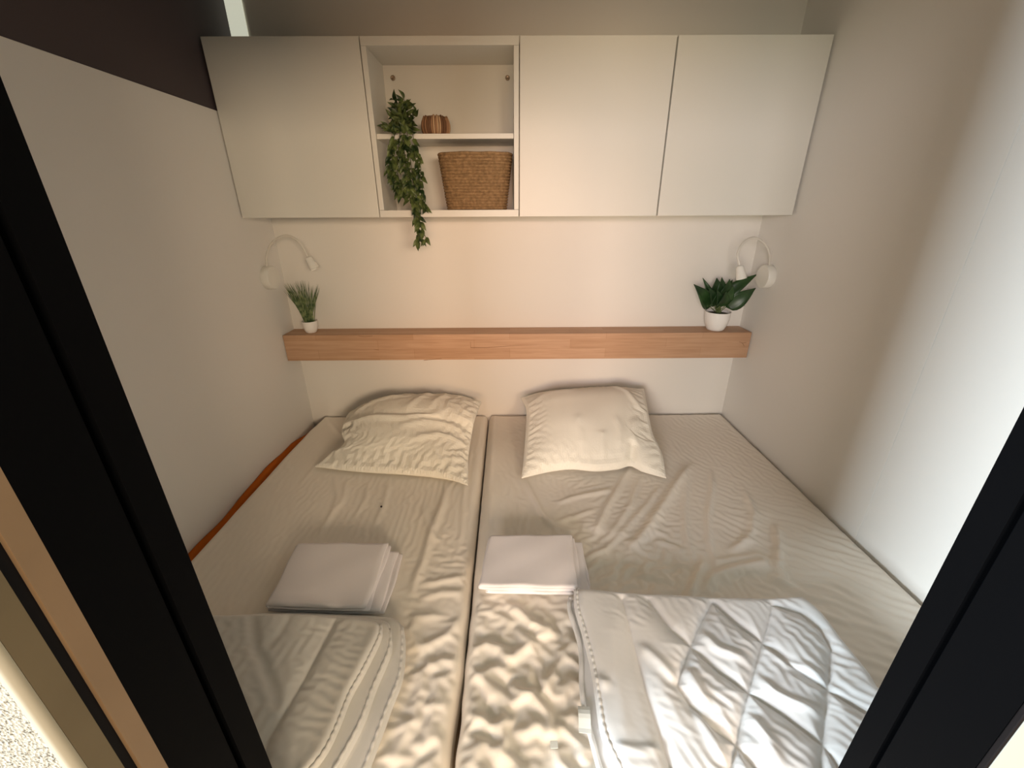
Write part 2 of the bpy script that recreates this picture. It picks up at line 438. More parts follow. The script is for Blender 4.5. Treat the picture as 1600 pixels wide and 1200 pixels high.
# ------------------------------------------------------------------ room shell
XL, XR, YB, ZC = -0.984, 1.056, 1.86, 2.20
BT = 0.486      # top of the beds
def struct(name, bm, m, **k):
    o = obj(name, bm, m, **k); o['kind'] = 'structure'; return o
struct('floor', mkbox(-3.0, 2.4, -3.6, 2.0, -0.06, 0.0), m_floor)
struct('ceiling', mkbox(-1.4, 2.2, -0.30, 2.0, ZC, ZC + 0.06), m_ceil)
struct('wall_back', mkbox(-1.5, XR + 0.06, YB, YB + 0.06, 0, ZC), m_wall_back)
struct('wall_right', mkbox(XR, XR + 0.06, 0.24, YB, 0, ZC), m_wall)
struct('trim_1', mkbox(XR - 0.0012, XR + 0.001, 0.990, 0.997, 0.3, ZC, bev=0.0005), m_wall)
ZS = 1.731
ZT_STRIP = 1.95
struct('wall_left', mkbox(XL - 0.04, XL, 0.20, YB, 0, ZS, bev=0.001), m_wall)
struct('wall_left_upper', mkbox(XL - 0.045, XL - 0.004, 0.20, YB, ZS, ZC), m_dark)
m_glow = mat('added_corner_glow', (0.8, 0.82, 0.74), 0.4)
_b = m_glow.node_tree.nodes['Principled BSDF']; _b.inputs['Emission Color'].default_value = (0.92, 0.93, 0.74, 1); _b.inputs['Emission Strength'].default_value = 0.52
struct('added_glow_1', mkbox(XL - 0.003, XL + 0.058, YB - 0.005, YB - 0.001, ZT_STRIP, ZC - 0.01, bev=0.0015), m_glow)  # glowing strip added on the back wall, imitates light grazing the corner
# front wall either side of the door opening, and above it
bm = bmesh.new(); prism(bm, [(-0.358, 0.1985), (-0.358, 0.1995), (-0.384, 0.1995), (-0.384, 0.34), (XL - 0.04, 0.34), (XL - 0.9, 0.34), (XL - 0.9, 0.1985)], 0, ZC)
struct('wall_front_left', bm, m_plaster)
bm = bmesh.new(); prism(bm, [(0.4885, 0.2405), (0.4885, 0.2455), (0.5215, 0.2455), (0.5215, 0.34), (1.9, 0.34), (1.9, 0.2405)], 0, ZC)
struct('wall_front_right', bm, m_outer)
struct('wall_front_header', mkbox(-0.384, 0.52, 0.21, 0.34, 1.84, ZC), m_outer)
# plaster corner bead at the outer edge of the left reveal
bm = bmesh.new(); pts = []
for k in range(15):
    a = math.pi / 2 * k / 14
    pts.append((-0.358 + 0.006 * math.cos(a), 0.1997 - 0.006 * math.sin(a)))
pts = pts + [(-0.3625, 0.1945), (-0.3645, 0.1984), (-0.3579, 0.1984), (-0.3579, 0.1997)]
prism(bm, pts, 0, 1.84); struct('trim_2', bm, m_bead, autos=35)

# door frame: black profiles with a track groove, beige linings behind them on the left
df = thing('door_1', (0, 0.3, 0), None, None, kind='structure')
def post(name, x, sgn, ys, m, depth=0.032, gro=None, z1=1.84, bev=0.0):
    bm = bmesh.new(); y0, y1 = ys; xo = x + sgn * depth
    if gro: prof = [(x, y0), (x, gro[0]), (x + sgn * 0.010, gro[0]), (x + sgn * 0.010, gro[1]), (x, gro[1]), (x, y1), (xo, y1), (xo, y0)]
    else: prof = [(x, y0), (x, y1), (xo, y1), (xo, y0)]
    prism(bm, prof, 0, z1)
    return obj(name, bm, m, df)
post('frame_post', -0.352, -1, (0.246, 0.351), m_black, gro=(0.308, 0.317), depth=0.031)
post('frame_post', 0.484, 1, (0.246, 0.351), m_black, gro=(0.3135, 0.3205), depth=0.035)
obj('edge_strip', mkbox(0.484, 0.488, 0.2405, 0.2458, 0, 1.84, bev=0.001), m_seal, df)
obj('frame_head', mkbox(-0.352, 0.484, 0.246, 0.351, 1.80, 1.84), m_black, df)
l1 = post('lining', -0.352, -1, (0.2285, 0.246), m_beige, depth=0.031); l1['label'] = 'beige brown lining strip'
s1 = post('seal', -0.356, -1, (0.2185, 0.2285), m_seal, depth=0.027); s1['label'] = 'black seal strip'
l2 = post('lining', -0.352, -1, (0.200, 0.2185), m_taupe, depth=0.031); l2['label'] = 'taupe lining strip'

# ------------------------------------------------------------------ bed
XS = -0.108     # line between the two beds
Y0 = 0.372
o = obj('bed_base', mkbox(-0.940, 1.046, Y0, 1.850, 0.0, 0.26, bev=0.006), m_board)
tag(o, 'wooden bed base under the two mattresses, hidden below the white sheets', 'bed base')
def mattress(x0, x1, label):
    o = obj('mattress', mkbox(x0, x1, Y0 + 0.01, 1.848, 0.261, 0.458, bev=0.035, seg=4), m_mattress, smooth=True)
    return tag(o, label, 'mattress')
mattress(-0.925, XS - 0.014, 'mattress of the left bed under its thin cream sheet')
mattress(XS + 0.014, 1.035, 'mattress of the wider right bed under its crumpled sheet')

def sheet(name, x0, x1, y0, y1, relief, m, metric, step=0.0092, skirt=0.045, edge=None, iters=(110, 60), ladder=(2, 5)):
    nx = int((x1 - x0) / step); ny = int((y1 - y0) / step)
    X, Y = np.meshgrid(np.linspace(x0, x1, nx), np.linspace(y0, y1, ny))
    r = 0.035
    def base(X, Y):
        d = np.minimum.reduce([X - x0, x1 - X, Y - y0, y1 - Y]); q = np.clip(d / r, 0, 1)
        return BT - r * (1 - np.sqrt(np.clip(1 - (1 - q) ** 2, 0, 1))), d
    Z0, d = base(X, Y)
    P = np.stack([X, Y, Z0 + relief(X, Y) * np.clip(d / 0.02, 0, 1)], -1)
    pin = d < 0.012
    soft = 0.004 * pn(X * 3, Y * 3, 99)
    P1 = relax(P, rest_from(P, metric(X, Y)), pin, iters[0], floor=Z0 + soft - 0.008, grav=0.00002, bend=0.12, bspan=(2, 3), seed=4, attract=0.015, anchors=0.035)
    Pu = up2(P); Xu, Yu = Pu[..., 0], Pu[..., 1]; pinu = base(Xu, Yu)[1] < 0.012
    P2 = up2(P1)
    P2 = relax(P2, rest_from(Pu, metric(Xu, Yu)), pinu, iters[1], floor=up2(Z0 + soft) - 0.008, grav=0.00001, bend=0.15, bspan=(2, 3), seed=5, jitter=0.0002, attract=0.02)
    P2 = blur(P2, 1)
    if len(ladder) > 2: P2 = up2(P2)
    sk = 10
    Xp, Yp, Zp = [np.pad(P2[..., k], sk, mode='edge') for k in range(3)]
    if edge is not None: Xp = Xp + edge(Xp, Yp)
    m_, n_ = Xp.shape
    I, J = np.meshgrid(np.arange(m_), np.arange(n_), indexing='ij')
    ring = np.maximum.reduce([sk - I, sk - J, I - (m_ - 1 - sk), J - (n_ - 1 - sk), np.zeros_like(I)])
    Zp = Zp - ring / sk * skirt
    me = grid_mesh(name, Xp, Yp, Zp)
    return link(name, me, None, True, m)

def rel_left(X, Y):
    h = 0.0012 * pn(X * 9, Y * 9, 1) + 0.004 * pn(X * 3.1, Y * 2.3, 2)
    for pts, hh, ww in [
        ([(522, 745), (528, 775), (520, 800), (500, 830)], .0045, .010), ([(540, 752), (537, 778), (525, 800)], .004, .010),
        ([(698, 757), (690, 790), (675, 830), (660, 880), (650, 905), (640, 935)], .008, .011), ([(660, 790), (672, 830), (690, 850)], .005, .010),
        ([(608, 752), (600, 790), (585, 820)], .0030, .012), ([(575, 752), (572, 778), (560, 800)], .0025, .010),
        ([(727, 900), (700, 905), (660, 912)], .0045, .011), ([(726, 925), (690, 925), (655, 935)], .004, .010),
        ([(722, 960), (700, 990), (665, 1010), (640, 1010)], .006, .013), ([(690, 960), (650, 965), (642, 985), (655, 1015)], .006, .013),
        ([(716, 1030), (690, 1035), (660, 1040)], .005, .012), ([(662, 1040), (655, 1090), (640, 1150)], .006, .012),
        ([(690, 1040), (680, 1100), (672, 1170)], .006, .014), ([(712, 1100), (660, 1105)], .003, .010), ([(705, 1150), (640, 1165)], .003, .010),
        ([(640, 1120), (625, 1160), (610, 1200)], .005, .013),
        ([(505, 648), (520, 665), (540, 690)], .004, .010), ([(470, 755), (500, 720), (520, 700)], .002, .012),
        ([(735, 700), (725, 760), (722, 830), (712, 880)], .003, .008)]:
        h += ridge(X, Y, bl(pts, BT), hh, ww)
    return h
def met_left(X, Y):
    bot = np.clip((0.74 - Y) / 0.15, 0, 1) * np.clip((X + 0.42) / 0.12, 0, 1)
    return [(0.050 * bot + 0.030 * blob(X, Y, -0.19, 0.86, 0.09, 0.14), 90), (0.035 * bot, 0),
            (0.014 * blob(X, Y, -0.40, 1.10, 0.30, 0.35) * mod(X, Y, 12), 10), (0.010 * blob(X, Y, -0.65, 1.2, 0.22, 0.35) * mod(X, Y, 13), -35),
            (0.030 * blob(X, Y, -0.25, 1.15, 0.10, 0.25), -10), (0.004 + 0 * X, 0)]
def met_right(X, Y):
    A = np.clip((0.80 - Y) / 0.12, 0, 1) * np.clip((0.26 - X) / 0.10, 0, 1)
    B = blob(X, Y, 0.33, 0.92, 0.20, 0.19, p=3)
    B2 = blob(X, Y, 0.36, 1.20, 0.17, 0.14, p=3)
    S = np.clip((X - 0.60) / 0.14, 0, 1) * np.clip((1.25 - Y) / 0.25, 0, 1)
    S2 = np.clip((X - 0.55) / 0.15, 0, 1) * np.clip((Y - 1.15) / 0.2, 0, 1)
    G = blob(X, Y, 0.58, 1.0, 0.16, 0.26, p=3)
    return [(0.085 * A * mod(X, Y, 7, 13), 0), (0.095 * A * mod(X, Y, 8, 13), 90), (0.04 * A, 45), (0.050 * B * mod(X, Y, 9, 11), 50), (0.075 * B * mod(X, Y, 10, 11), 135), (0.045 * B2 * mod(X, Y, 11), 132),
            (0.022 * S * mod(X, Y, 3), 56), (0.012 * S2 * mod(X, Y, 4), 18), (0.026 * G * mod(X, Y, 5), -5), (0.012 * G * mod(X, Y, 6), 80), (0.022 * blob(X, Y, 0.02, 1.12, 0.10, 0.28), 0), (0.006 + 0 * X, 45)]
def rel_right(X, Y):
    h = 0.0012 * pn(X * 9, Y * 9, 21) + 0.006 * pn(X * 2.7, Y * 2.3, 22)
    h += 0.007 * pn(X * 14, Y * 14, 25) * np.clip((0.80 - Y) / 0.10, 0, 1) * np.clip((0.24 - X) / 0.08, 0, 1)
    h += 0.007 * pn(X * 13, Y * 13, 28) * blob(X, Y, 0.33, 0.93, 0.20, 0.20, p=3)
    h += 0.0018 * wr(X, Y, -34, 0.42, 0.034, 0.35, 34) * np.clip((X - 0.60) / 0.14, 0, 1) * np.clip((1.25 - Y) / 0.25, 0, 1)
    for pts, hh, ww in [
        ([(1080, 725), (1055, 760), (1030, 800), (1010, 830), (985, 860)], .013, .017),
        ([(1112, 735), (1112, 770), (1106, 810), (1108, 850), (1120, 885)], .007, .008),
        ([(1073, 740), (1070, 790), (1072, 840), (1082, 875)], .005, .010),
        ([(1165, 765), (1178, 800), (1175, 830), (1160, 850), (1140, 862)], .0075, .011),
        ([(1140, 862), (1160, 845), (1185, 843)], .004, .009),
        ([(1100, 875), (1090, 900), (1075, 935)], .009, .010),
        ([(1095, 925), (1115, 903), (1150, 890), (1190, 882), (1200, 868)], .013, .016),
        ([(1212, 815), (1217, 850), (1215, 880), (1212, 905)], .010, .012),
        ([(1205, 900), (1225, 910), (1220, 890)], .007, .012),
        ([(1110, 880), (1140, 874), (1195, 866)], .006, .010),
        ([(985, 728), (965, 765), (945, 800), (930, 835)], .0085, .009), ([(1000, 745), (985, 790), (955, 835), (935, 850)], .006, .009),
        ([(1035, 755), (1010, 790), (975, 830), (950, 855), (925, 870)], .005, .009),
        ([(820, 750), (845, 800), (870, 830)], .005, .012), ([(870, 785), (905, 775), (960, 765)], .004, .011), ([(870, 815), (905, 805), (930, 795)], .004, .009),
        ([(770, 760), (765, 830), (752, 900)], .003, .008),
        ([(898, 1000), (870, 1040), (845, 1085)], .010, .008), ([(838, 1000), (800, 1025), (782, 1030)], .010, .013),
        ([(800, 945), (830, 975), (855, 985)], .010, .009), ([(845, 955), (860, 985), (838, 1000)], .009, .008),
        ([(800, 1090), (830, 1085), (855, 1115), (865, 1165)], .012, .010), ([(778, 1100), (785, 1150), (780, 1200)], .009, .009),
        ([(735, 1120), (770, 1135), (800, 1128)], .009, .010), ([(735, 1180), (760, 1165), (790, 1180), (810, 1200)], .010, .010),
        ([(812, 1150), (840, 1130), (850, 1145)], .009, .009), ([(880, 1150), (890, 1122), (905, 1120)], .008, .013), ([(905, 1150), (912, 1200)], .008, .008),
        ([(740, 1060), (780, 1045), (800, 1050)], .008, .012), ([(735, 1020), (760, 1008), (785, 1010)], .008, .010)]:
        h += ridge(X, Y, bl(pts, BT), hh * (1.25 if pts[0][1] < 950 else 0.8), ww)
    # shallow hollow beside the long fold
    h -= ridge(X, Y, bl([(1205, 800), (1205, 850), (1198, 885)], BT), .007, .022)
    # tidy roll along the seam side and the wall side
    h += 0.0022 * np.exp(-((X - (XS + 0.030)) / 0.010) ** 2) * np.clip((Y - 0.8) / 0.1, 0, 1)
    return h
def edge_r(X, Y):
    k = np.clip((XS + 0.06 - X) / 0.05, 0, 1)
    return k * (0.006 * pn(Y * 14, Y * 0 + 3.3, 41) * np.clip((1.0 - Y) / 0.3, 0.15, 1))
def edge_l(X, Y):
    k = np.clip((X - (XS - 0.07)) / 0.05, 0, 1)
    k2 = np.clip((-0.90 - X) / 0.04, 0, 1)
    return k * (0.005 * pn(Y * 12, Y * 0 + 7.3, 42)) * np.clip((1.0 - Y) / 0.3, 0.15, 1) - k * 0.010 * np.clip((0.62 - Y) / 0.2, 0, 1) + k2 * (0.006 * pn(Y * 4, Y * 0 + 1.3, 44) + 0.03 * np.clip((Y - 1.70) / 0.15, 0, 1))
s = sheet('fitted_sheet', -0.942, XS - 0.003, Y0, 1.853, rel_left, m_linen2, met_left, edge=edge_l)
tag(s, 'smoother cream fitted sheet on the left bed beside the orange fabric', 'bed sheet')
p = at(596, 793, Z=BT)
sp = bmesh.new(); bmesh.ops.create_icosphere(sp, subdivisions=2, radius=0.0035, matrix=Matrix.Translation((p.x, p.y, BT + 0.004)))
q = obj('lint', sp, m_dirt, s, smooth=True); q['label'] = 'tiny dark speck'
s = sheet('fitted_sheet', XS + 0.003, 1.052, Y0, 1.853, rel_right, m_linen, met_right, edge=edge_r)
tag(s, 'crumpled cream fitted sheet on the wider right bed', 'bed sheet')
# little sewn label in the crumples
p = at(866, 1165, Z=BT + 0.02)
bm = bmesh.new(); box(bm, p.x - .007, p.x + .007, p.y - .004, p.y + .008, BT + 0.0185, BT + 0.0195, bev=0.0006)
q = obj('sewn_label', bm, m_tagm, s); q['label'] = 'small white sewn label'

# orange fabric between the left mattress and the wall
def orange():
    n = 90; prof = []
    ys = np.linspace(0.40, 1.84, n)
    zt = 0.452 + 0.016 * np.exp(-((ys - 1.36) / 0.16) ** 2) + 0.004 * np.sin(ys * 9) - 0.03 * np.clip((ys - 1.62) / .2, 0, 1) + 0.006 * np.exp(-((ys - .75) / .2) ** 2)
    cols = []
    for k, (fx, fz) in enumerate([(0.0, -0.22), (0.0, -0.02), (0.002, 0.0), (0.008, 0.002), (0.02, -0.003), (0.032, -0.012), (0.036, -0.03), (0.036, -0.22)]):
        cols.append(np.stack([np.full(n, XL + 0.001 + fx), ys, zt + fz + (0.002 * np.sin(ys * 30 + k) if 1 < k < 6 else 0)], -1))
    P = np.stack(cols, 1)
    me = grid_mesh('orange_blanket', P[..., 0], P[..., 1], P[..., 2])
    o = link('orange_blanket', me, None, True, m_orange)
    tag(o, 'orange fabric blanket tucked between left wall and left mattress', 'blanket')
orange()

# ------------------------------------------------------------------ pillows
def pillow(label, near, far, left, right, T, relief, m, size, n=(34, 44), ps=.30, excess=0.05, inner=0.3, press=0.00005):
    def build(n):
        P = coons(near, far, left, right, *n)
        N = normals(P); e = edgeprof(n[0], n[1], ps, ps, 0.72)
        s = np.linspace(0, 1, n[1])[None, :].repeat(n[0], 0); t = np.linspace(0, 1, n[0])[:, None].repeat(n[1], 1)
        dome = e * (0.72 + 0.28 * np.sin(np.pi * s) * np.sin(np.pi * t))
        rim = np.clip(np.minimum.reduce([s, 1 - s, t, 1 - t]) / 0.05, 0, 1)
        rel = relief(P[..., 0], P[..., 1], s, t) * rim
        top = P + N * (T * dome + rel + 0.003)[..., None]
        bot = P - N * (0.30 * T * dome + 0.003)[..., None]
        bot[..., 2] = np.maximum(bot[..., 2], BT + 0.004); bot[..., 1] = np.minimum(bot[..., 1], YB - 0.004)
        top[..., 2] = np.maximum(top[..., 2], BT + 0.010); top[..., 1] = np.minimum(top[..., 1], YB - 0.002)
        return top, bot, s, t
    top, bot, s, t = build(n)
    near_rim = np.minimum.reduce([s, 1 - s, t, 1 - t])
    sc = 1 + excess * np.exp(-(near_rim / 0.16) ** 2) + excess * inner
    pin = near_rim <= 0
    push = np.full(s.shape, press)
    T1 = relax(top, rest_from(top, None, sc), pin, 110, push=push, grav=0.00003, bend=0.14, bspan=(2, 3), seed=8, attract=0.03, floor=BT + 0.010)
    n2 = (2 * n[0] - 1, 2 * n[1] - 1)
    top2, bot2, s2, t2 = build(n2)
    r2 = np.minimum.reduce([s2, 1 - s2, t2, 1 - t2]); sc2 = 1 + excess * np.exp(-(r2 / 0.16) ** 2) + excess * inner
    T2 = relax(up2(T1), rest_from(top2, None, sc2), r2 <= 0, 60, push=np.full(s2.shape, press * .3), grav=0.00001, bend=0.15, bspan=(2, 3), seed=9, attract=0.03, floor=BT + 0.010, jitter=.0002)
    T2 = up2(blur(T2, 1)); B2 = up2(bot2)
    n3 = (2 * n2[0] - 1, 2 * n2[1] - 1); top3, B2, s3, t3 = build(n3); r3 = np.minimum.reduce([s3, 1 - s3, t3, 1 - t3])
    sc3 = 1 + excess * np.exp(-(r3 / 0.16) ** 2) + excess * inner
    T2 = relax(T2, rest_from(top3, None, sc3), r3 <= 0, 25, bend=0.3, bspan=(2, 3, 5), seed=10, floor=BT + 0.010, jitter=.00005, attract=0.01)
    T2 = up2(T2); B2 = up2(B2)
    B2[..., 2] = np.maximum(B2[..., 2], BT + 0.004)
    T2[..., 1] = np.minimum(T2[..., 1], YB - 0.002); B2[..., 1] = np.minimum(B2[..., 1], YB - 0.004)
    me = grid_mesh('pillow', T2[..., 0], T2[..., 1], T2[..., 2], closed_bottom=B2)
    o = link('pillow', me, None, True, m)
    tag(o, label, 'pillow')
    return o
def edgepts(px, Z=None, Y=None):
    return [tuple(at(x, y, Z=Z) if Z is not None else at(x, y, Y=Y)) for x, y in px]
def mix3(px, zy):
    """photo points each met at its own height z or depth y"""
    return [tuple(at(x, y, **{k: v})) for (x, y), (k, v) in zip(px, zy)]
zb = BT + 0.012
# left pillow
Lnear = mix3([(492, 729), (560, 737), (640, 742), (700, 749), (731, 758)], [('Z', zb)] * 5)
Lfar = mix3([(543, 650), (575, 634), (615, 622), (665, 619), (715, 621), (752, 629)], [('Y', 1.76), ('Y', 1.79), ('Y', 1.80), ('Y', 1.80), ('Y', 1.79), ('Y', 1.76)])
Lleft = [Lnear[0]] + mix3([(516, 711), (538, 693), (534, 676)], [('Z', zb + .012), ('Z', zb + .04), ('Z', zb + .05)]) + [Lfar[0]]
Lright = [Lnear[-1]] + mix3([(732, 715), (737, 680), (742, 655)], [('Z', zb + .02), ('Z', zb + .05), ('Z', zb + .09)]) + [Lfar[-1]]
def rl(X, Y, s, t):
    h = 0.008 * pn(s * 4, t * 4, 52)
    h += 0.012 * np.exp(-(pdist(s, t, [(0, .60), (.15, .52), (.5, .50), (.75, .60)])[0] / .035) ** 1.6)
    h -= 0.022 * np.exp(-(pdist(s, t, [(-.02, .55), (.07, .53)])[0] / .030) ** 1.6)
    h += 0.009 * ridge(s, t, [(.45, .40), (.65, .48), (.95, .50)], 1, .035)
    h += 0.009 * ridge(s, t, [(.55, .30), (.75, .36), (.95, .36)], 1, .03)
    h += 0.008 * ridge(s, t, [(.10, .70), (.25, .78), (.45, .84)], 1, .035)
    h += 0.008 * ridge(s, t, [(.50, .60), (.60, .80), (.64, .93)], 1, .035)
    h += 0.007 * ridge(s, t, [(.68, .65), (.74, .85), (.74, .95)], 1, .03)
    return h
pillow('limp white pillow on the left bed with pinched left edge', Lnear, Lfar, Lleft, Lright, 0.052, rl, m_pillow, (.66, .46), excess=0.040)
Rnear = mix3([(815, 747), (858, 737), (893, 733), (930, 736), (965, 733), (985, 728), (1005, 737), (1041, 747)], [('Z', zb), ('Z', zb), ('Z', zb + .006), ('Z', zb + .006), ('Z', zb + .004), ('Z', zb + .006), ('Z', zb), ('Z', zb)])
Rfar = mix3([(814, 622), (845, 616), (900, 611), (960, 608), (1006, 608)], [('Y', 1.76), ('Y', 1.80), ('Y', 1.81), ('Y', 1.80), ('Y', 1.77)])
Rleft = [Rnear[0]] + mix3([(819, 705), (822, 665), (822, 640)], [('Z', zb + .03), ('Z', zb + .07), ('Z', zb + .10)]) + [Rfar[0]]
Rright = [Rnear[-1]] + mix3([(1034, 708), (1020, 678), (1013, 645)], [('Z', zb + .03), ('Z', zb + .07), ('Z', zb + .11)]) + [Rfar[-1]]
def rr(X, Y, s, t):
    h = 0.008 * pn(s * 3, t * 3, 62)
    h += 0.006 * ridge(s, t, [(.42, .12), (.40, .35), (.44, .48)], 1, .03) + 0.005 * ridge(s, t, [(.66, .12), (.68, .3), (.70, .45)], 1, .03)
    h += 0.006 * ridge(s, t, [(.55, .07), (.54, .2), (.55, .3)], 1, .03)
    h += 0.008 * ridge(s, t, [(.74, .10), (.80, .32), (.93, .52)], 1, .035) + 0.007 * ridge(s, t, [(.72, .92), (.85, .80), (.95, .60)], 1, .03)
    h -= 0.014 * ridge(s, t, [(.76, -.02), (.77, .14)], 1, .03, taper=False)
    h += 0.006 * ridge(s, t, [(.06, .80), (.2, .84), (.45, .82)], 1, .04)
    return h
pillow('plumper white pillow leaning on the wall at the head of the right bed', Rnear, Rfar, Rleft, Rright, 0.080, rr, m_pillow, (.62, .46), excess=0.022, inner=0.0)

# ------------------------------------------------------------------ duvets and folded linen
def pad_mesh(name, near, far, left, right, z0, T, relief, m, parent=None, n=(150, 170), ps=.06, pt=.06, crush=None, sim=None, post=None):
    """flat soft layer; boundary lines are (x, y) lists, lies from z0 to z0+T"""
    f3 = lambda L: [(x, y, z0 + T * 0.5) for x, y in L]
    P = coons(f3(near), f3(far), f3(left), f3(right), *n)
    s = np.linspace(0, 1, n[1])[None, :].repeat(n[0], 0); t = np.linspace(0, 1, n[0])[:, None].repeat(n[1], 1)
    e = edgeprof(n[0], n[1], ps, pt, 0.5)
    X, Y = P[..., 0], P[..., 1]
    h = relief(X, Y, s, t)
    rim = np.clip(np.minimum.reduce([s / (ps * .6), (1 - s) / (ps * .6), t / (pt * .6), (1 - t) / (pt * .6)]), 0, 1)
    Zt = z0 + T * 0.5 + (T * 0.5) * e + h * rim
    if crush is not None: Zt = z0 + T * .35 + (Zt - z0 - T * .35) * crush(X, Y, s, t)
    Zb = z0 + T * 0.5 - (T * 0.5) * e
    Zt = np.maximum(Zt, Zb + 0.0015)
    if sim:
        Z_target = Zt
        Q = np.stack([X, Y, Zt], -1); e2 = np.minimum.reduce([s, 1 - s, t, 1 - t])
        pn_, met = sim(X, Y)
        pin = pn_ | (e2 < .004)
        Q = relax(Q, rest_from(Q, met), pin, 110, push=np.full(X.shape, 0.00003), grav=0.00001, bend=0.12, bspan=(2, 3), seed=12, attract=0.03, floor=Zb + .002)
        Bq = up2(np.stack([P[..., 0], P[..., 1], Zb], -1)); P0 = np.stack([P[..., 0], P[..., 1], Z_target], -1)
        Q = up2(Q); U = up2(P0); st = np.minimum.reduce([up2(s), 1 - up2(s), up2(t), 1 - up2(t)])
        pn2, met2 = sim(U[..., 0], U[..., 1])
        Q = relax(Q, rest_from(U, met2), pn2 | (st < .004), 50, grav=0.00001, bend=0.2, bspan=(2, 3, 5), seed=13, floor=Bq[..., 2] + .002, attract=0.01, jitter=.0002)
        Q = up2(blur(Q, 1)); X, Y, Zt = Q[..., 0], Q[..., 1], Q[..., 2]
        Bq = up2(Bq); Zb = Bq[..., 2]
        if post is not None: Zt = Zt + post(X, Y)
        me = grid_mesh(name, X, Y, Zt, closed_bottom=Bq)
        o = link(name, me, parent, True, m)
        if parent: o.matrix_parent_inverse = Matrix.Translation(-Vector(parent.location))
        return o, (X, Y, Zt)
    me = grid_mesh(name, X, Y, Zt, closed_bottom=np.stack([X, Y, Zb], -1))
    o = link(name, me, parent, True, m)
    if parent: o.matrix_parent_inverse = Matrix.Translation(-Vector(parent.location))
    return o, (X, Y, Zt)
def piping(name, X, Y, Z, m, parent, r=0.0035, wob=0.0):
    pts = [(x, y, z + wob * math.sin(i * .9)) for i, (x, y, z) in enumerate(zip(X, Y, Z))]
    bm = tube(bmesh.new(), pts[::2], r, 8)
    return obj(name, bm, m, parent, smooth=True)

# right duvet: folded in half, quilted, shiny
ZD = BT + 0.012
dv = thing('duvet', (0.42, 0.55, ZD), 'shiny white quilted duvet folded on the lower part of the right bed', 'duvet')
yn = 0.385
def lower_rel(X, Y, s, t): return 0.003 * pn(X * 10, Y * 10, 71)
zl = ZD + 0.016
lo_near = [(0.150, yn), (0.45, yn), (0.80, yn)]
lo_far = bl([(889, 936), (960, 936), (1060, 942), (1160, 944), (1251, 942)], zl)
lo_left = [lo_near[0]] + bl([(919, 1150), (906, 1087), (903, 1010), (887, 955)], zl) + [lo_far[0]]
lo_right = [lo_near[-1]] + bl([(1385, 1095), (1340, 1050), (1293, 985)], zl) + [lo_far[-1]]
low, _ = pad_mesh('lower_layer', lo_near, lo_far, lo_left, lo_right, ZD, 0.026, lower_rel, m_duvet, dv, n=(90, 90), ps=.05, pt=.06)
zt = ZD + 0.042
seams = [bl(q, zt) for q in [
    [(972, 936), (985, 985), (993, 1015), (1010, 1085), (1035, 1160), (1048, 1200)],
    [(1012, 938), (1048, 985), (1080, 1010), (1125, 1052), (1168, 1082), (1225, 1118), (1288, 1166), (1310, 1200)],
    [(1112, 942), (1090, 985), (1080, 1010), (1066, 1048), (1058, 1072)],
    [(1058, 1072), (1078, 1102), (1110, 1135), (1150, 1162), (1180, 1200)],
    [(1115, 942), (1150, 975), (1192, 1004), (1230, 1040), (1292, 1078), (1350, 1112)],
    [(1206, 945), (1200, 975), (1190, 1008), (1175, 1062), (1165, 1100), (1150, 1162), (1142, 1200)],
    [(1206, 945), (1250, 958), (1282, 985), (1300, 1018)],
    [(1298, 1016), (1295, 1060), (1290, 1110), (1285, 1165), (1282, 1200)]]]
def quilt(X, Y, s, t):
    d = np.full(X.shape, 1e9)
    for L in seams: d = np.minimum(d, pdist(X, Y, L)[0])
    puff = 1 - np.exp(-(d / 0.028) ** 1.2)
    h = 0.008 * puff - 0.004
    h += 0.005 * pn(X * 8, Y * 8, 75)
    for q, hh, ww in [([(1000, 1010), (1025, 1035), (1045, 1055), (1055, 1072)], .006, .010), ([(1070, 1045), (1085, 1075), (1105, 1110)], .008, .011),
                      ([(930, 1062), (950, 1078)], .006, .008), ([(1088, 1110), (1120, 1170), (1135, 1200)], .008, .011),
                      ([(950, 960), (960, 1050), (972, 1130), (975, 1190)], .004, .02),
                      ([(1095, 990), (1120, 1020), (1150, 1030), (1165, 1030)], .007, .008), ([(1200, 1015), (1225, 1040), (1260, 1050), (1285, 1070)], .008, .009),
                      ([(1185, 1060), (1205, 1085), (1235, 1100), (1285, 1120)], .007, .008), ([(1170, 1120), (1200, 1165), (1210, 1200)], .008, .010),
                      ([(955, 1172), (1000, 1178), (1035, 1172)], .004, .006)]:
        h += ridge(X, Y, bl(q, zt), hh, ww)
    return h
def quilt_sim(X, Y):
    d = np.full(X.shape, 1e9)
    for L in seams: d = np.minimum(d, pdist(X, Y, L)[0])
    side = np.clip((X - 0.16) / 0.2, 0.25, 1)
    return d < 0.0032, [(0.040 * side * mod(X, Y, 1), 50), (0.012 * side * mod(X, Y, 2), 5)]
def quilt_post(X, Y):
    d = np.full(X.shape, 1e9)
    for L in seams: d = np.minimum(d, pdist(X, Y, L)[0])
    return -0.0042 * np.exp(-(d / 0.0045) ** 1.5) - 0.003 * np.exp(-(d / 0.014) ** 2)
up_near = [(0.180, yn - 0.004), (0.45, yn - 0.004), (0.80, yn - 0.004)]
up_far = bl([(896, 928), (930, 930), (1010, 936), (1110, 941), (1180, 943), (1250, 940)], zt - 0.02)
up_left = [up_near[0]] + bl([(940, 1150), (930, 1090), (922, 1040), (908, 985), (898, 950)], zt) + [up_far[0]]
up_right = [up_near[-1]] + bl([(1385, 1100), (1352, 1058), (1310, 1005), (1282, 968)], zt - .02) + [up_far[-1]]
def crushR(X, Y, s, t): return np.clip((1 - s) / 0.10, 0.45, 1) 
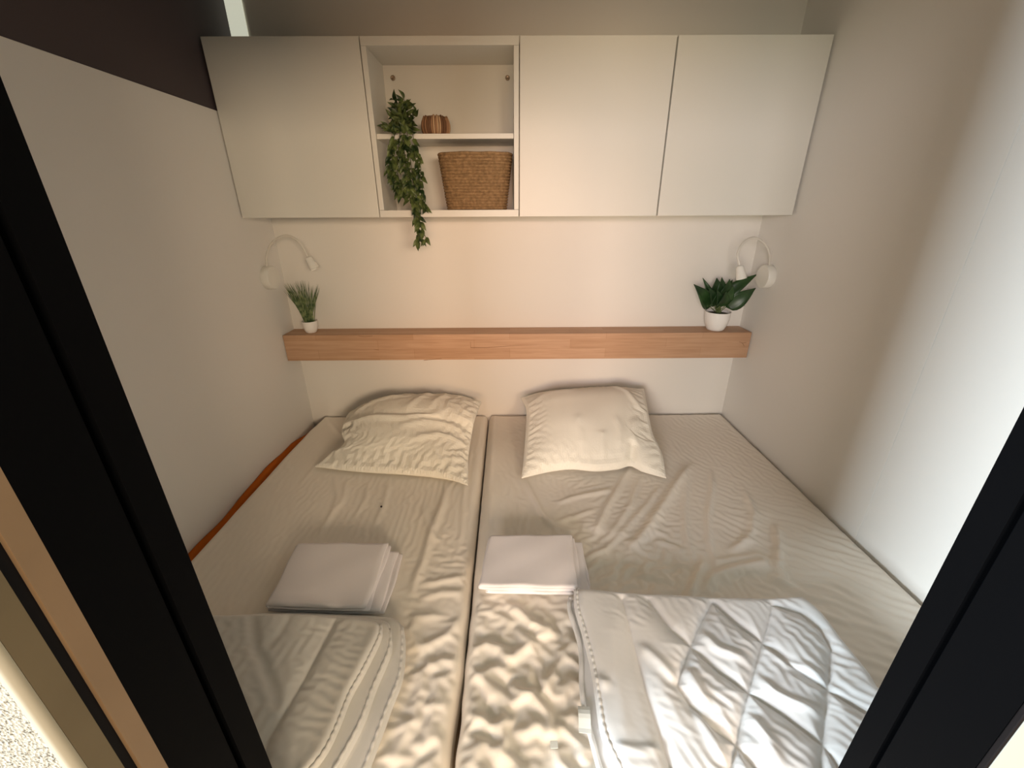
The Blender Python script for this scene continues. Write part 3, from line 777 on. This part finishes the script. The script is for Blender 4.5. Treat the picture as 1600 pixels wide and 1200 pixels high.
up, (DX, DY, DZ) = pad_mesh('upper_layer', up_near, up_far, up_left, up_right, ZD + 0.022, 0.028, quilt, m_duvet, dv, n=(50, 62), ps=.05, pt=.07, sim=quilt_sim, post=quilt_post)
for nm, grid, col in (('piping', (DX, DY, DZ), 3),):
    piping(nm, grid[0][4:-4, col], grid[1][4:-4, col], grid[2][4:-4, col] + .001, m_duvet, up, 0.0038, 0.001)
# rolled hem on the side of the fold
pts = lo_left[1:-1]
hem = smooth_line([(x + .004, y, ZD + .024) for x, y in [lo_left[0]] + lo_left[1:]], 60)
piping('hem', [p.x for p in hem], [p.y for p in hem], [p.z for p in hem], m_duvet, low, 0.005, 0.0015)
# care label sticking out at the fold
pc = [at(x, y, Z=ZD + .03) for x, y in [(903, 1101), (921, 1106), (924, 1147), (905, 1141)]]
bm = bmesh.new()
P4 = [Vector((p.x, p.y, p.z)) for p in pc]
g = []
for i in range(7):
    u = i / 6; a = P4[0].lerp(P4[3], u); b = P4[1].lerp(P4[2], u); dz = 0.003 * math.sin(u * 5)
    g.append([bm.verts.new((a.x, a.y, a.z + dz - .004)), bm.verts.new((b.x, b.y, b.z + dz + .004)), bm.verts.new((b.x, b.y, b.z + dz + .0032)), bm.verts.new((a.x, a.y, a.z + dz - .0048))])
for a, b in zip(g, g[1:]):
    for k in range(4): bm.faces.new((a[k], a[(k + 1) % 4], b[(k + 1) % 4], b[k]))
bm.faces.new(g[0]); bm.faces.new(g[-1][::-1])
bmesh.ops.recalc_face_normals(bm, faces=bm.faces)
q = obj('care_label', bm, m_tagm, dv); q['label'] = 'white care label'

# left duvet: three soft layers with piped edges stepping down to the right
dl = thing('duvet', (-0.6, 0.55, ZD), 'flatter matt white duvet folded in layers at the lower left bed', 'duvet')
xl = -0.93
def softrel(seed):
    def f(X, Y, s, t): return 0.004 * pn(X * 7, Y * 7, seed)
    return f
def layer(name, z0, T, far_px, right_px, near_x, rel, n=(120, 140), far_y_left=None, hemr=.0035, sim=None):
    z = z0 + T * .6
    far = bl(far_px, z); right = bl(right_px, z)
    near = [(xl, yn), (xl * .6 + near_x * .4, yn), (near_x, yn)]
    farl = [(xl, far[0][1])] + far
    L = [near[0], (xl, (yn + far[0][1]) / 2), farl[0]]
    Rr = [near[-1]] + right[::-1] + [farl[-1]]
    o, g = pad_mesh(name, near, farl, L, Rr, z0, T, rel, m_duvet2, dl, n=n, ps=.035, pt=.06, sim=sim, post=top_post if sim else None)
    piping('piping', g[0][3:-3, -3], g[1][3:-3, -3], g[2][3:-3, -3], m_duvet2, o, hemr, 0.001)
    return o, g
layer('lower_layer', ZD, 0.020, [(345, 962), (440, 957), (540, 960), (600, 964), (618, 968), (631, 980)], [(634, 1010), (630, 1060), (612, 1110), (594, 1160)], -0.255, softrel(81))
layer('middle_layer', ZD + 0.015, 0.020, [(345, 964), (440, 960), (540, 962), (600, 970), (612, 985)], [(612, 1020), (588, 1080), (566, 1140)], -0.305, softrel(83))
sl = [bl(q, ZD + .045) for q in [[(523, 969), (495, 1025), (467, 1077), (440, 1120), (420, 1154), (405, 1200)], [(455, 960), (440, 990), (420, 1010)], [(395, 960), (400, 1010), (425, 1070), (440, 1120)]]]
def toprel(X, Y, s, t):
    d = np.full(X.shape, 1e9)
    for k, L in enumerate(sl): d = np.minimum(d, pdist(X, Y, L)[0] + (0.008 if k else 0))
    h = 0.0075 * (1 - np.exp(-(d / 0.02) ** 1.2)) - 0.004
    h += 0.007 * pn(X * 6, Y * 6, 85)
    h += 0.006 * np.exp(-((1 - s) / .05) ** 2)
    return h
def top_post(X, Y):
    d = pdist(X, Y, sl[0])[0]
    return -0.0032 * np.exp(-(d / 0.004) ** 1.5)
def top_sim(X, Y):
    d = pdist(X, Y, sl[0])[0]
    return d < 0.003, [(0.014 + 0 * X, 0), (0.012 + 0 * X, 90), (0.012 + 0 * X, 40)]
layer('upper_layer', ZD + 0.030, 0.020, [(345, 962), (440, 959), (520, 963), (570, 968), (598, 978)], [(596, 1000), (572, 1050), (550, 1090), (530, 1140), (510, 1180)], -0.345, toprel, n=(42, 60), hemr=.0042, sim=top_sim)

# folded bed linen
def folded(label, quad, prof, T, z0, seed):
    """ribbon following prof (s, z) across, extruded from near to far over the quad (nl, nr, fr, fl)"""
    root = thing('folded_linen', (*(Vector(quad[0]) * .5 + Vector(quad[2]) * .5), z0), label, 'folded bed linen')
    NLr, NRr, FRr, FLr = [Vector(q) for q in quad]
    W = (NRr - NLr).length
    for name, line, ext in prof:
        L = smooth_line([(a * W, b, 0) for a, b in line], 50)
        # offset both sides
        ring = []
        nr = []
        for i, p in enumerate(L):
            t = (L[min(i + 1, 49)] - L[max(i - 1, 0)]).normalized(); nr.append(Vector((-t.y, t.x, 0)))
        out = [p + n * T / 2 for p, n in zip(L, nr)]; inn = [p - n * T / 2 for p, n in zip(L, nr)]
        endc = [L[-1] + (L[-1] - L[-2]).normalized() * T * .35]; stc = [L[0] + (L[0] - L[1]).normalized() * T * .35]
        ring = out + endc + inn[::-1] + stc
        m_ = 40; nk = len(ring)
        bm = bmesh.new(); rows = []
        for j in range(m_):
            v = j / (m_ - 1)
            ee = min(v, 1 - v) / 0.03
            shr = 1 if ee >= 1 else math.sqrt(max(0, 1 - (1 - ee) ** 2)) * .7 + .3
            vv = ext[0] + (ext[1] - ext[0]) * v
            row = []
            for k, p in enumerate(ring):
                # contract thickness at the ends of the extrusion
                ci = min(k, 49) if k <= 49 else (49 if k == 50 else (100 - k if k <= 100 else 0))
                c0 = L[max(0, min(49, ci))]
                pp = c0 + (p - c0) * shr
                s = pp.x / W
                a = NLr.lerp(NRr, s) if True else 0
                b = FLr + (FRr - FLr) * s
                a = NLr + (NRr - NLr) * s
                q = a + (b - a) * vv
                wz = 0.0010 * math.sin(vv * 5 + s * 3 + seed) + 0.0005 * math.sin(vv * 9 - s * 8 + seed * 2)
                wx = 0.0022 * math.sin(vv * 7 + seed + pp.y * 300)
                row.append(bm.verts.new((q.x + wx, q.y + 0.0015 * math.sin(s * 13 + seed), z0 + pp.y + wz)))
            rows.append(row)
        for a, b in zip(rows, rows[1:]):
            for k in range(nk): bm.faces.new((a[k], a[(k + 1) % nk], b[(k + 1) % nk], b[k]))
        bm.faces.new(rows[0][::-1]); bm.faces.new(rows[-1])
        bmesh.ops.recalc_face_normals(bm, faces=bm.faces)
        obj(name, bm, m_folded, root, smooth=True)
    return root
zq = BT + .034
q = bl([(419, 949), (572, 952), (607, 852), (468, 852)], zq)
folded('squarer folded white linen on the left bed with loose layers on its right side', q,
       [('lower_fold', [(1.17, .012), (1.0, .009), (.5, .009), (.04, .009), (-.004, .013), (.04, .0175), (.5, .018), (1.12, .018)], (0.02, .93)),
        ('upper_fold', [(1.02, .026), (.5, .0265), (.05, .0265), (.0, .031), (.05, .036), (.5, .036), (1.0, .035)], (-.01, 1.0))], 0.0078, BT + .004, 1.0)
q = bl([(752, 920), (903, 923), (893, 840), (768, 842)], zq)
folded('folded white linen on the right bed against the bed seam', q,
       [('lower_fold', [(1.13, .010), (1.0, .009), (.5, .009), (.10, .009), (.06, .0125), (.10, .0175), (.5, .018), (1.11, .018)], (0.02, .95)),
        ('upper_fold', [(1.03, .026), (.5, .0265), (.04, .026), (-.005, .031), (.04, .0365), (.5, .037), (.985, .036)], (-.01, 1.0))], 0.0078, BT + .008, 2.6)

# ------------------------------------------------------------------ wall cabinets
YF = 1.655; ZT, ZBm = 1.932, 1.394
t_ = 0.018
def closed_cab(x0, x1, label):
    c = thing('wall_cabinet', ((x0 + x1) / 2, YF, ZBm), label, 'cabinet', 'wall cabinets above the beds')
    bm = bmesh.new()
    y0 = YF + t_ + 0.002
    box(bm, x0, x1, y0, YB - 0.001, ZT - 0.016 - .002, ZT - .002); box(bm, x0, x1, y0, YB - 0.001, ZBm + .002, ZBm + .018)
    box(bm, x0, x0 + .016, y0, YB - 0.001, ZBm + .018, ZT - .018); box(bm, x1 - .016, x1, y0, YB - 0.001, ZBm + .018, ZT - .018)
    box(bm, x0 + .016, x1 - .016, YB - .010, YB - .002, ZBm + .018, ZT - .018)
    obj('carcass', bm, m_melamine, c)
    obj('door', mkbox(x0 + .0012, x1 - .0012, YF, YF + t_, ZBm, ZT, bev=0.0012), m_melamine, c)
    return c
closed_cab(XL + 0.003, -0.4755, 'white wall cabinet with plain closed door left of the open niche')
closed_cab(0.0385, 0.5455, 'white wall cabinet with plain closed door just right of the open niche')
closed_cab(0.5485, XR - 0.006, 'white wall cabinet with plain closed door at the far right wall')
nx0, nx1 = -0.4735, 0.0365
nc = thing('wall_cabinet', ((nx0 + nx1) / 2, YF, ZBm), 'open white niche cabinet with one shelf between closed cabinets', 'cabinet', 'wall cabinets above the beds')
obj('top_panel', mkbox(nx0, nx1, YF, YB - .001, ZT - .025, ZT, bev=.001), m_melamine, nc)
obj('bottom_panel', mkbox(nx0, nx1, YF, YB - .001, ZBm + .0, ZBm + .024, bev=.001), m_melamine, nc)
for x0, x1 in ((nx0, nx0 + .017), (nx1 - .017, nx1)):
    obj('side_panel', mkbox(x0, x1, YF, YB - .001, ZBm + .0245, ZT - .0255, bev=.001), m_melamine, nc)
obj('back_panel', mkbox(nx0 + .017, nx1 - .017, YB - .012, YB - .004, ZBm + .0245, ZT - .0255), m_inside, nc)
obj('shelf', mkbox(nx0 + .0175, nx1 - .0175, YF + .012, YB - .0125, 1.6465, 1.6625, bev=.0008), m_melamine, nc)
for px in (614, 793):
    p = at(px, 122, Y=YB - .012)
    bm = lathe(bmesh.new(), [(.0001, 0), (.0075, 0), (.0085, .001), (.0085, .003), (.0065, .0045), (.005, .0035), (.0001, .003)], p.x, YB - .012, p.z, 24, mtx=Matrix.Rotation(math.pi / 2, 4, 'X'))
    q = obj('bracket_cap', bm, m_capm, nc, smooth=True); q['label'] = 'small brown round fitting cap'

# ------------------------------------------------------------------ wooden ledge
lx0, lx1, ly, lz0, lz1 = XL + .002, XR - .004, 1.748, 0.806, 0.922
ledge = thing('ledge', (0.03, ly, lz0), 'light wooden beam ledge across the back wall above the pillows', 'shelf')
obj('beam', mkbox(lx0, lx1, ly, YB - .001, lz0, lz1, bev=.0018), m_wood, ledge)
bm = bmesh.new()
cr = [at(x, y, Y=ly) for x, y in [(735, 534), (735.5, 543), (760, 543), (785, 541.5), (805, 540), (820, 539.3), (840, 539)]]
tube(bm, [(p.x, ly + .0002, p.z) for p in cr], [.0006, .0014, .0012, .0009, .0007, .0006, .0003], 6)
q = obj('crack', bm, m_crack, ledge); q['label'] = 'thin dark crack in the front face'
for L in ([(1155, 534), (1160, 536), (1166, 535)], [(1160, 536), (1163, 541)], [(560, 525), (570, 526), (582, 525)], [(584, 546), (592, 547)], [(662, 563), (690, 560)]):
    pts = [at(x, y, Y=ly) for x, y in L]
    obj('knot', tube(bmesh.new(), [(p.x, ly + .0004, min(p.z, lz1 - .002)) for p in pts], .0009, 5), m_crack, ledge)

# ------------------------------------------------------------------ reading lamps
def lamp(side, base, arc, head, hdir, label):
    xw = XL if side < 0 else XR
    L = thing('reading_lamp', (xw, base[0], base[1]), label, 'lamp', 'gooseneck reading lamps on the side walls')
    mtx = Matrix.Rotation(math.pi / 2 * (1 if side < 0 else -1), 4, 'Y')
    bm = lathe(bmesh.new(), [(.0001, 0), (.045, 0), (.046, .002), (.046, .027), (.0435, .0300), (.0001, .0305)], xw, base[0], base[1], 48, mtx=mtx)
    obj('wall_plate', bm, m_lampw, L, autos=40)
    pts = smooth_line(arc, 60)
    bm = bmesh.new(); rad = [0.0040 + 0.0005 * (i % 2) for i in range(len(pts))]
    tube(bm, pts, rad, 12); obj('gooseneck', bm, m_neck, L, smooth=True)
    d = Vector(hdir).normalized(); rot = d.to_track_quat('Z', 'Y').to_matrix().to_4x4()
    hs = obj('lamp_head', lathe(bmesh.new(), [(.0001, -.004), (.006, -.004), (.0125, -.001), (.0140, .002), (.0150, .022), (.0158, .0225), (.0185, .046), (.0172, .046), (.0145, .026), (.0001, .025)], *head, 36, mtx=rot), m_lampw, L, autos=50)
    return L
# left lamp
YA = 1.715
def PY(x, y, Y): return tuple(at(x, y, Y=Y))
bl_c = at(417, 434, X=XL + .001)
a0 = (XL + .014, bl_c.y - 0.006, bl_c.z + .044)
lamp(-1, (bl_c.y, bl_c.z), [a0, PY(417, 398, 1.735), PY(425, 380, 1.73), PY(443, 368.5, 1.72), PY(462, 374, 1.71), PY(474, 388, 1.705), PY(482, 404, 1.70)],
     PY(482, 403, 1.70), (0.42, -0.10, -0.9), 'white gooseneck reading lamp on the left wall above the grass plant')
br_c = at(1202, 432, X=XR - .001)
a0 = (XR - .014, br_c.y - 0.006, br_c.z + .044)
lamp(1, (br_c.y, br_c.z), [a0, PY(1202, 396, 1.69), PY(1194, 380, 1.68), PY(1178, 371.5, 1.67), PY(1162, 379, 1.65), PY(1153, 396, 1.63), PY(1155.5, 415, 1.62)],
     PY(1156, 417, 1.62), (0.14, -0.34, -0.9), 'white gooseneck reading lamp on the right wall above the broad-leaved plant')

# ------------------------------------------------------------------ plants
def pot(cx, cy, z0, rb, rt, h, parent):
    pr = [(.0001, 0), (rb * .80, 0), (rb * .98, .002), (rb * 1.10, h * .10), (rb + (rt - rb) * .62, h * .32), (rb + (rt - rb) * .90, h * .62), (rt, h * .97), (rt, h), (rt - .003, h), (rt - .004, h * .9), (rt - .006, h * .85), (.0001, h * .85)]
    obj('pot', lathe(bmesh.new(), pr, cx, cy, z0, 40), m_ceramic, parent, autos=50)
    obj('moss', lathe(bmesh.new(), [(.0001, h * .85), (rt - .0045, h * .855), (rt - .0045, h * .88), (rt * .5, h * .93), (.0001, h * .95)], cx, cy, z0, 24), m_soil, parent, smooth=True)
def blade(bm, pts, wd, side):
    """thin folded strip along pts"""
    rows = []
    n = len(pts)
    for i, p in enumerate(pts):
        u = i / (n - 1); ww = wd * (1 - u ** 2.2) * .5 + .0002
        s = Vector(side)
        rows.append([bm.verts.new(p - s * ww), bm.verts.new(p + Vector((0, 1, 0)) * ww * .5), bm.verts.new(p + s * ww)])
    for a, b in zip(rows, rows[1:]):
        bm.faces.new((a[0], a[1], b[1], b[0])); bm.faces.new((a[1], a[2], b[2], b[1]))
pg = at(487, 520, Y=1.795)
gx, gy = pg.x, 1.795
gp = thing('potted_grass', (gx, gy, lz1), 'small artificial grass in a white pot at the left end of the ledge', 'plant')
pot(gx, gy, lz1, .021, .0315, .052, gp)
bm = bmesh.new()
for k in range(72):
    u = random.uniform(-1, 1); v = random.uniform(-1, .75)
    tipx = gx - .010 + .086 * u * abs(u) ** .1; tipy = min(gy + v * .05, YB - .012)
    if tipx < -.925: tipy = max(tipy, 1.812)
    hz = random.uniform(.78, 1.0) * (.186 - .020 * abs(u)) + random.uniform(-.004, .004)
    b0 = Vector((gx + random.uniform(-.016, .016) + u * .006, gy + random.uniform(-.012, .012), lz1 + .044))
    tp = Vector((tipx, tipy, lz1 + .044 + hz))
    mid = b0.lerp(tp, .5) + Vector((0, 0, .004))
    blade(bm, smooth_line([b0, mid, tp], 7), random.uniform(.0034, .0052), (1, random.uniform(-.5, .5), 0))
obj('foliage', bm, m_grass, gp, smooth=True)

def leaf(bm, base, tip, wd, nrm, cup=0.25, droop=0.15, n=10, thick=0.0006, heart=False):
    base, tip = Vector(base), Vector(tip); ax = tip - base; L = ax.length; axn = ax.normalized()
    nrm = Vector(nrm); nrm = (nrm - axn * nrm.dot(axn)).normalized(); sd = axn.cross(nrm)
    rows = []
    for i in range(n + 1):
        u = i / n
        wv = (math.sin(math.pi * min(1, u * (1.02)) ** (.62 if heart else .75)) ** (.85)) * (1 - .25 * u) if 0 < u < 1 else 0.015
        wv = max(wv, .015) * wd
        c = base + ax * u + nrm * (droop * L * math.sin(math.pi * u))
        row = []
        for k in (-1, -.5, 0, .5, 1):
            row.append(bm.verts.new(c + sd * (k * wv) + nrm * (cup * wv * (k * k) )))
        rows.append(row)
    for a, b in zip(rows, rows[1:]):
        for k in range(4): bm.faces.new((a[k], a[k + 1], b[k + 1], b[k]))

pr_ = at(1116, 515, Y=1.80)
bx, by = pr_.x, 1.795
bp_ = thing('potted_plant', (bx, by, lz1), 'broad-leaved dark green plant in a white pot at the right end of the ledge', 'plant')
pot(bx, by, lz1, .034, .0525, .082, bp_)
z0 = lz1 + .072
def V3(px, py, Y): return at(px, py, Y=Y)
leaves = [  # base px, tip px, Y base, Y tip, half width, normal
    ((1110, 480), (1084, 444), 1.77, 1.74, .036, (-.3, -1, .5)),
    ((1113, 470), (1098, 434), 1.80, 1.81, .016, (-.2, -1, .3)),
    ((1122, 472), (1128, 433), 1.79, 1.76, .034, (0, -1, .35)),
    ((1118, 468), (1145, 437), 1.80, 1.79, .030, (.2, -1, .5)),
    ((1126, 466), (1184, 428), 1.78, 1.77, .028, (.1, -1, .9)),
    ((1134, 480), (1181, 450), 1.77, 1.75, .038, (.2, -1, .5)),
    ((1130, 474), (1146, 446), 1.76, 1.73, .026, (.2, -1, .5)),
    ((1118, 477), (1107, 448), 1.76, 1.72, .026, (-.2, -1, .5)),
    ((1124, 478), (1120, 452), 1.75, 1.72, .024, (0, -1, .5)),
    ((1115, 466), (1120, 434), 1.78, 1.76, .036, (0, -1, .6)), ((1128, 470), (1140, 436), 1.78, 1.76, .036, (.1, -1, .6)),
    ((1116, 478), (1122, 456), 1.76, 1.73, .034, (0, -1, .7)), ((1124, 480), (1135, 455), 1.76, 1.72, .034, (.1, -1, .7)),
    ((1140, 470), (1164, 478), 1.80, 1.79, .010, (0, -1, .8))]
bs = bmesh.new()
for (b, t, y0, y1, wd, nn) in leaves:
    bm = bmesh.new()
    leaf(bm, V3(*b, y0), V3(*t, y1), wd, nn, cup=.22, droop=.10, heart=True)
    q = obj('leaf', bm, m_broad, bp_, smooth=True)
    md = q.modifiers.new('thickness', 'SOLIDIFY'); md.thickness = 0.0007
    bb = V3(*b, y0)
    tube(bs, smooth_line([(bx + random.uniform(-.014, .014), by + random.uniform(-.01, .01), z0), ((bx + bb.x) / 2, (by + bb.y) / 2, (z0 + bb.z) / 2), tuple(bb)], 8), .0018, 6)
obj('stems', bs, m_stem, bp_, smooth=True)

# hanging vine
vr = at(630, 200, Y=1.70)
vn = thing('hanging_vine', (vr.x, 1.70, 1.663), 'artificial trailing green vine hanging from the niche shelf', 'plant')
YS = YF - .012
strands = []
def P(x, y, Y): return at(x, y, Y=Y)
strands.append([P(618, 158, 1.70), P(624, 190, 1.68), P(625, 207, YS), P(622, 240, YS), P(622, 275, YS + .0), P(635, 300, YS), P(650, 330, YS), P(655, 360, YS), P(655, 382, YS)])
strands.append([P(632, 156, 1.70), P(634, 185, 1.68), P(636, 207, YS), P(640, 240, YS), P(645, 280, YS), P(650, 310, YS), P(655, 345, YS), P(668, 378, YS)])
strands.append([P(650, 175, 1.71), P(640, 192, 1.68), P(644, 207, YS), P(650, 235, YS), P(657, 260, YS), P(657, 290, YS), P(660, 315, YS), P(666, 325, YS)])
strands.append([P(606, 200, 1.70), P(612, 203, 1.66), P(616, 210, YS), P(613, 240, YS), P(612, 262, YS), P(618, 285, YS), P(628, 305, YS)])
strands.append([P(628, 178, 1.72), P(630, 195, 1.68), P(631, 208, YS - .01), P(632, 240, YS - .01), P(636, 270, YS - .01), P(642, 300, YS - .01), P(650, 325, YS - .01)])
bs = bmesh.new(); bm = bmesh.new()
for si, S in enumerate(strands):
    L = smooth_line(S, 60); tube(bs, L, .0013, 5)
    count = 80
    for k in range(count):
        u = (k + random.random()) / count; i = min(int(u * 59), 58); p = L[i]
        ang = random.uniform(0, 2 * math.pi)
        out = Vector((math.cos(ang), -abs(math.sin(ang)) * .8, 0))
        if p.z > 1.655: d = out * .8 + Vector((0, -.2, random.uniform(-.2, 1.0)))
        else: d = out * .62 + Vector((0, -.1, -random.uniform(.5, 1.1)))
        d.normalize(); ln = random.uniform(.024, .040)
        b = p + out * .003
        tip = b + d * ln
        if tip.z < 1.42 and tip.y > YS: tip.y = YS
        if b.z < 1.70: b.y = min(b.y, YF - .004 if b.z < 1.668 and not (1.425 < b.z < 1.64) else b.y)
        nn = Vector((random.uniform(-.5, .5), -1, random.uniform(-.2, .8)))
        leaf(bm, b, tip, ln * random.uniform(.20, .27), nn, cup=.3, droop=.12, n=6)
# upright sprigs at the top
for k in range(34):
    b = P(random.uniform(612, 640), random.uniform(168, 198), 1.70); d = Vector((random.uniform(-.7, .7), random.uniform(-.4, .2), random.uniform(.3, 1))).normalized()
    leaf(bm, b, b + d * random.uniform(.024, .036), .0075, (random.uniform(-.5, .5), -1, .2), n=6)
obj('foliage', bm, m_vine, vn, smooth=True)
obj('stems', bs, m_vstem, vn, smooth=True)

# ------------------------------------------------------------------ tealight holder of sticks, rope basket
pc = at(681, 205, Y=1.72)
cx, cy = pc.x, 1.725; cz = 1.6628
cup = thing('candle_holder', (cx, cy, cz), 'small round holder of brown twigs on the niche shelf', 'candle holder')
m_cupin = mat('smoked_glass', (0.42, 0.30, 0.2), 0.2, 0.5)
obj('inner_cup', lathe(bmesh.new(), [(.0001, .001), (.038, .001), (.043, .015), (.044, .03), (.038, .058), (.035, .058), (.040, .03), (.038, .008), (.0001, .006)], cx, cy, cz, 36), m_cupin, cup, smooth=True)
tones = [mat('twig_%s' % n, c, .7, bump=(300, .4, .002)) for n, c in (('dark', (.15, .07, .03)), ('mid', (.30, .16, .08)), ('pale', (.47, .30, .17)))]
for k in range(40):
    a = 2 * math.pi * k / 40 + random.uniform(-.03, .03)
    pts = []
    for rr_, z in ((.0425, .002), (.0475, .014), (.0495, .028), (.0475, .042), (.0405, .056 + random.uniform(-.003, .003))):
        pts.append((cx + rr_ * math.cos(a), cy + rr_ * math.sin(a), cz + z))
    q = obj('stick', tube(bmesh.new(), smooth_line(pts, 9), random.uniform(.0028, .0038), 6), random.choice(tones), cup, smooth=True)

# rope basket with a rounded rectangular plan
bzl = ZBm + .0242
ba = at(682, 236, Y=1.70)
bask = thing('basket', (-0.10, 1.75, bzl), 'woven brown rope basket on the bottom of the open niche', 'basket')
m_rope = mat('seagrass_rope', (0.29, 0.185, 0.095), 0.85, 0.1, var=(90, .3), bump=(500, .5, .001))
def basket():
    nc_, per = 19, 10; H = 0.190; nu = 720
    rows = nc_ * per
    v = np.linspace(0, 1, rows + 1)[:, None]; u = np.linspace(0, 1, nu, endpoint=False)[None, :]
    fr = (v * nc_) % 1.0; ci = np.floor(v * nc_ - 1e-6)
    bulge = np.sqrt(np.clip(1 - (2 * fr - 1) ** 2, 0, 1)) * 0.0056
    per_m = 0.75
    tw = 0.0006 * np.sin(2 * np.pi * (u * per_m / 0.013) + 2.6 * (2 * fr - 1) + ci * 1.7)
    irr = 0.0016 * pn(u * 40 + 0 * v, v * 18 + 0 * u, 91)
    hw = 0.108 + 0.024 * v; hd = 0.062 + 0.016 * v       # half width and depth grow upward
    a = 2 * np.pi * u
    nexp = 3.6
    ca, sa = np.cos(a), np.sin(a)
    rad = (np.abs(ca) ** nexp + np.abs(sa) ** nexp) ** (-1 / nexp)
    off = bulge + tw * (bulge / .0056) + irr
    X = (hw * rad + off) * ca; Y = (hd * rad + off) * sa
    Z = v * H + 0 * u + 0.0025 * pn(u * 12 + 0 * v, v * 2, 93) * v + 0.004 * v * np.cos(a * 2) * 0
    # inner wall and bottom
    Xi = (hw * rad - .006) * ca; Yi = (hd * rad - .006) * sa
    cx_, cy_ = -0.1215, 1.748
    ro = np.stack([X + cx_, Y + cy_, Z + bzl], -1)
    inn = np.stack([Xi + cx_, Yi + cy_, Z + bzl], -1)[::-1][::6]
    allr = np.concatenate([ro, inn, inn[-1:] * [[[0, 0, 1]]] + np.array([[[cx_, cy_, 0]]])], 0)
    allr[-1, :, 2] = bzl + .004
    allr[..., 2] = np.maximum(allr[..., 2], bzl + .0005)
    base = allr[:1].copy(); base[..., 0] = cx_; base[..., 1] = cy_
    allr = np.concatenate([base, allr], 0)
    allr = np.concatenate([allr, allr[:, :1]], 1)
    me = grid_mesh('weave', allr[..., 0], allr[..., 1], allr[..., 2])
    b2 = bmesh.new(); b2.from_mesh(me); bmesh.ops.remove_doubles(b2, verts=b2.verts, dist=1e-5); bmesh.ops.recalc_face_normals(b2, faces=b2.faces); b2.to_mesh(me); b2.free()
    o = link('weave', me, bask, True, m_rope); o.matrix_parent_inverse = Matrix.Translation(-Vector(bask.location))
basket()
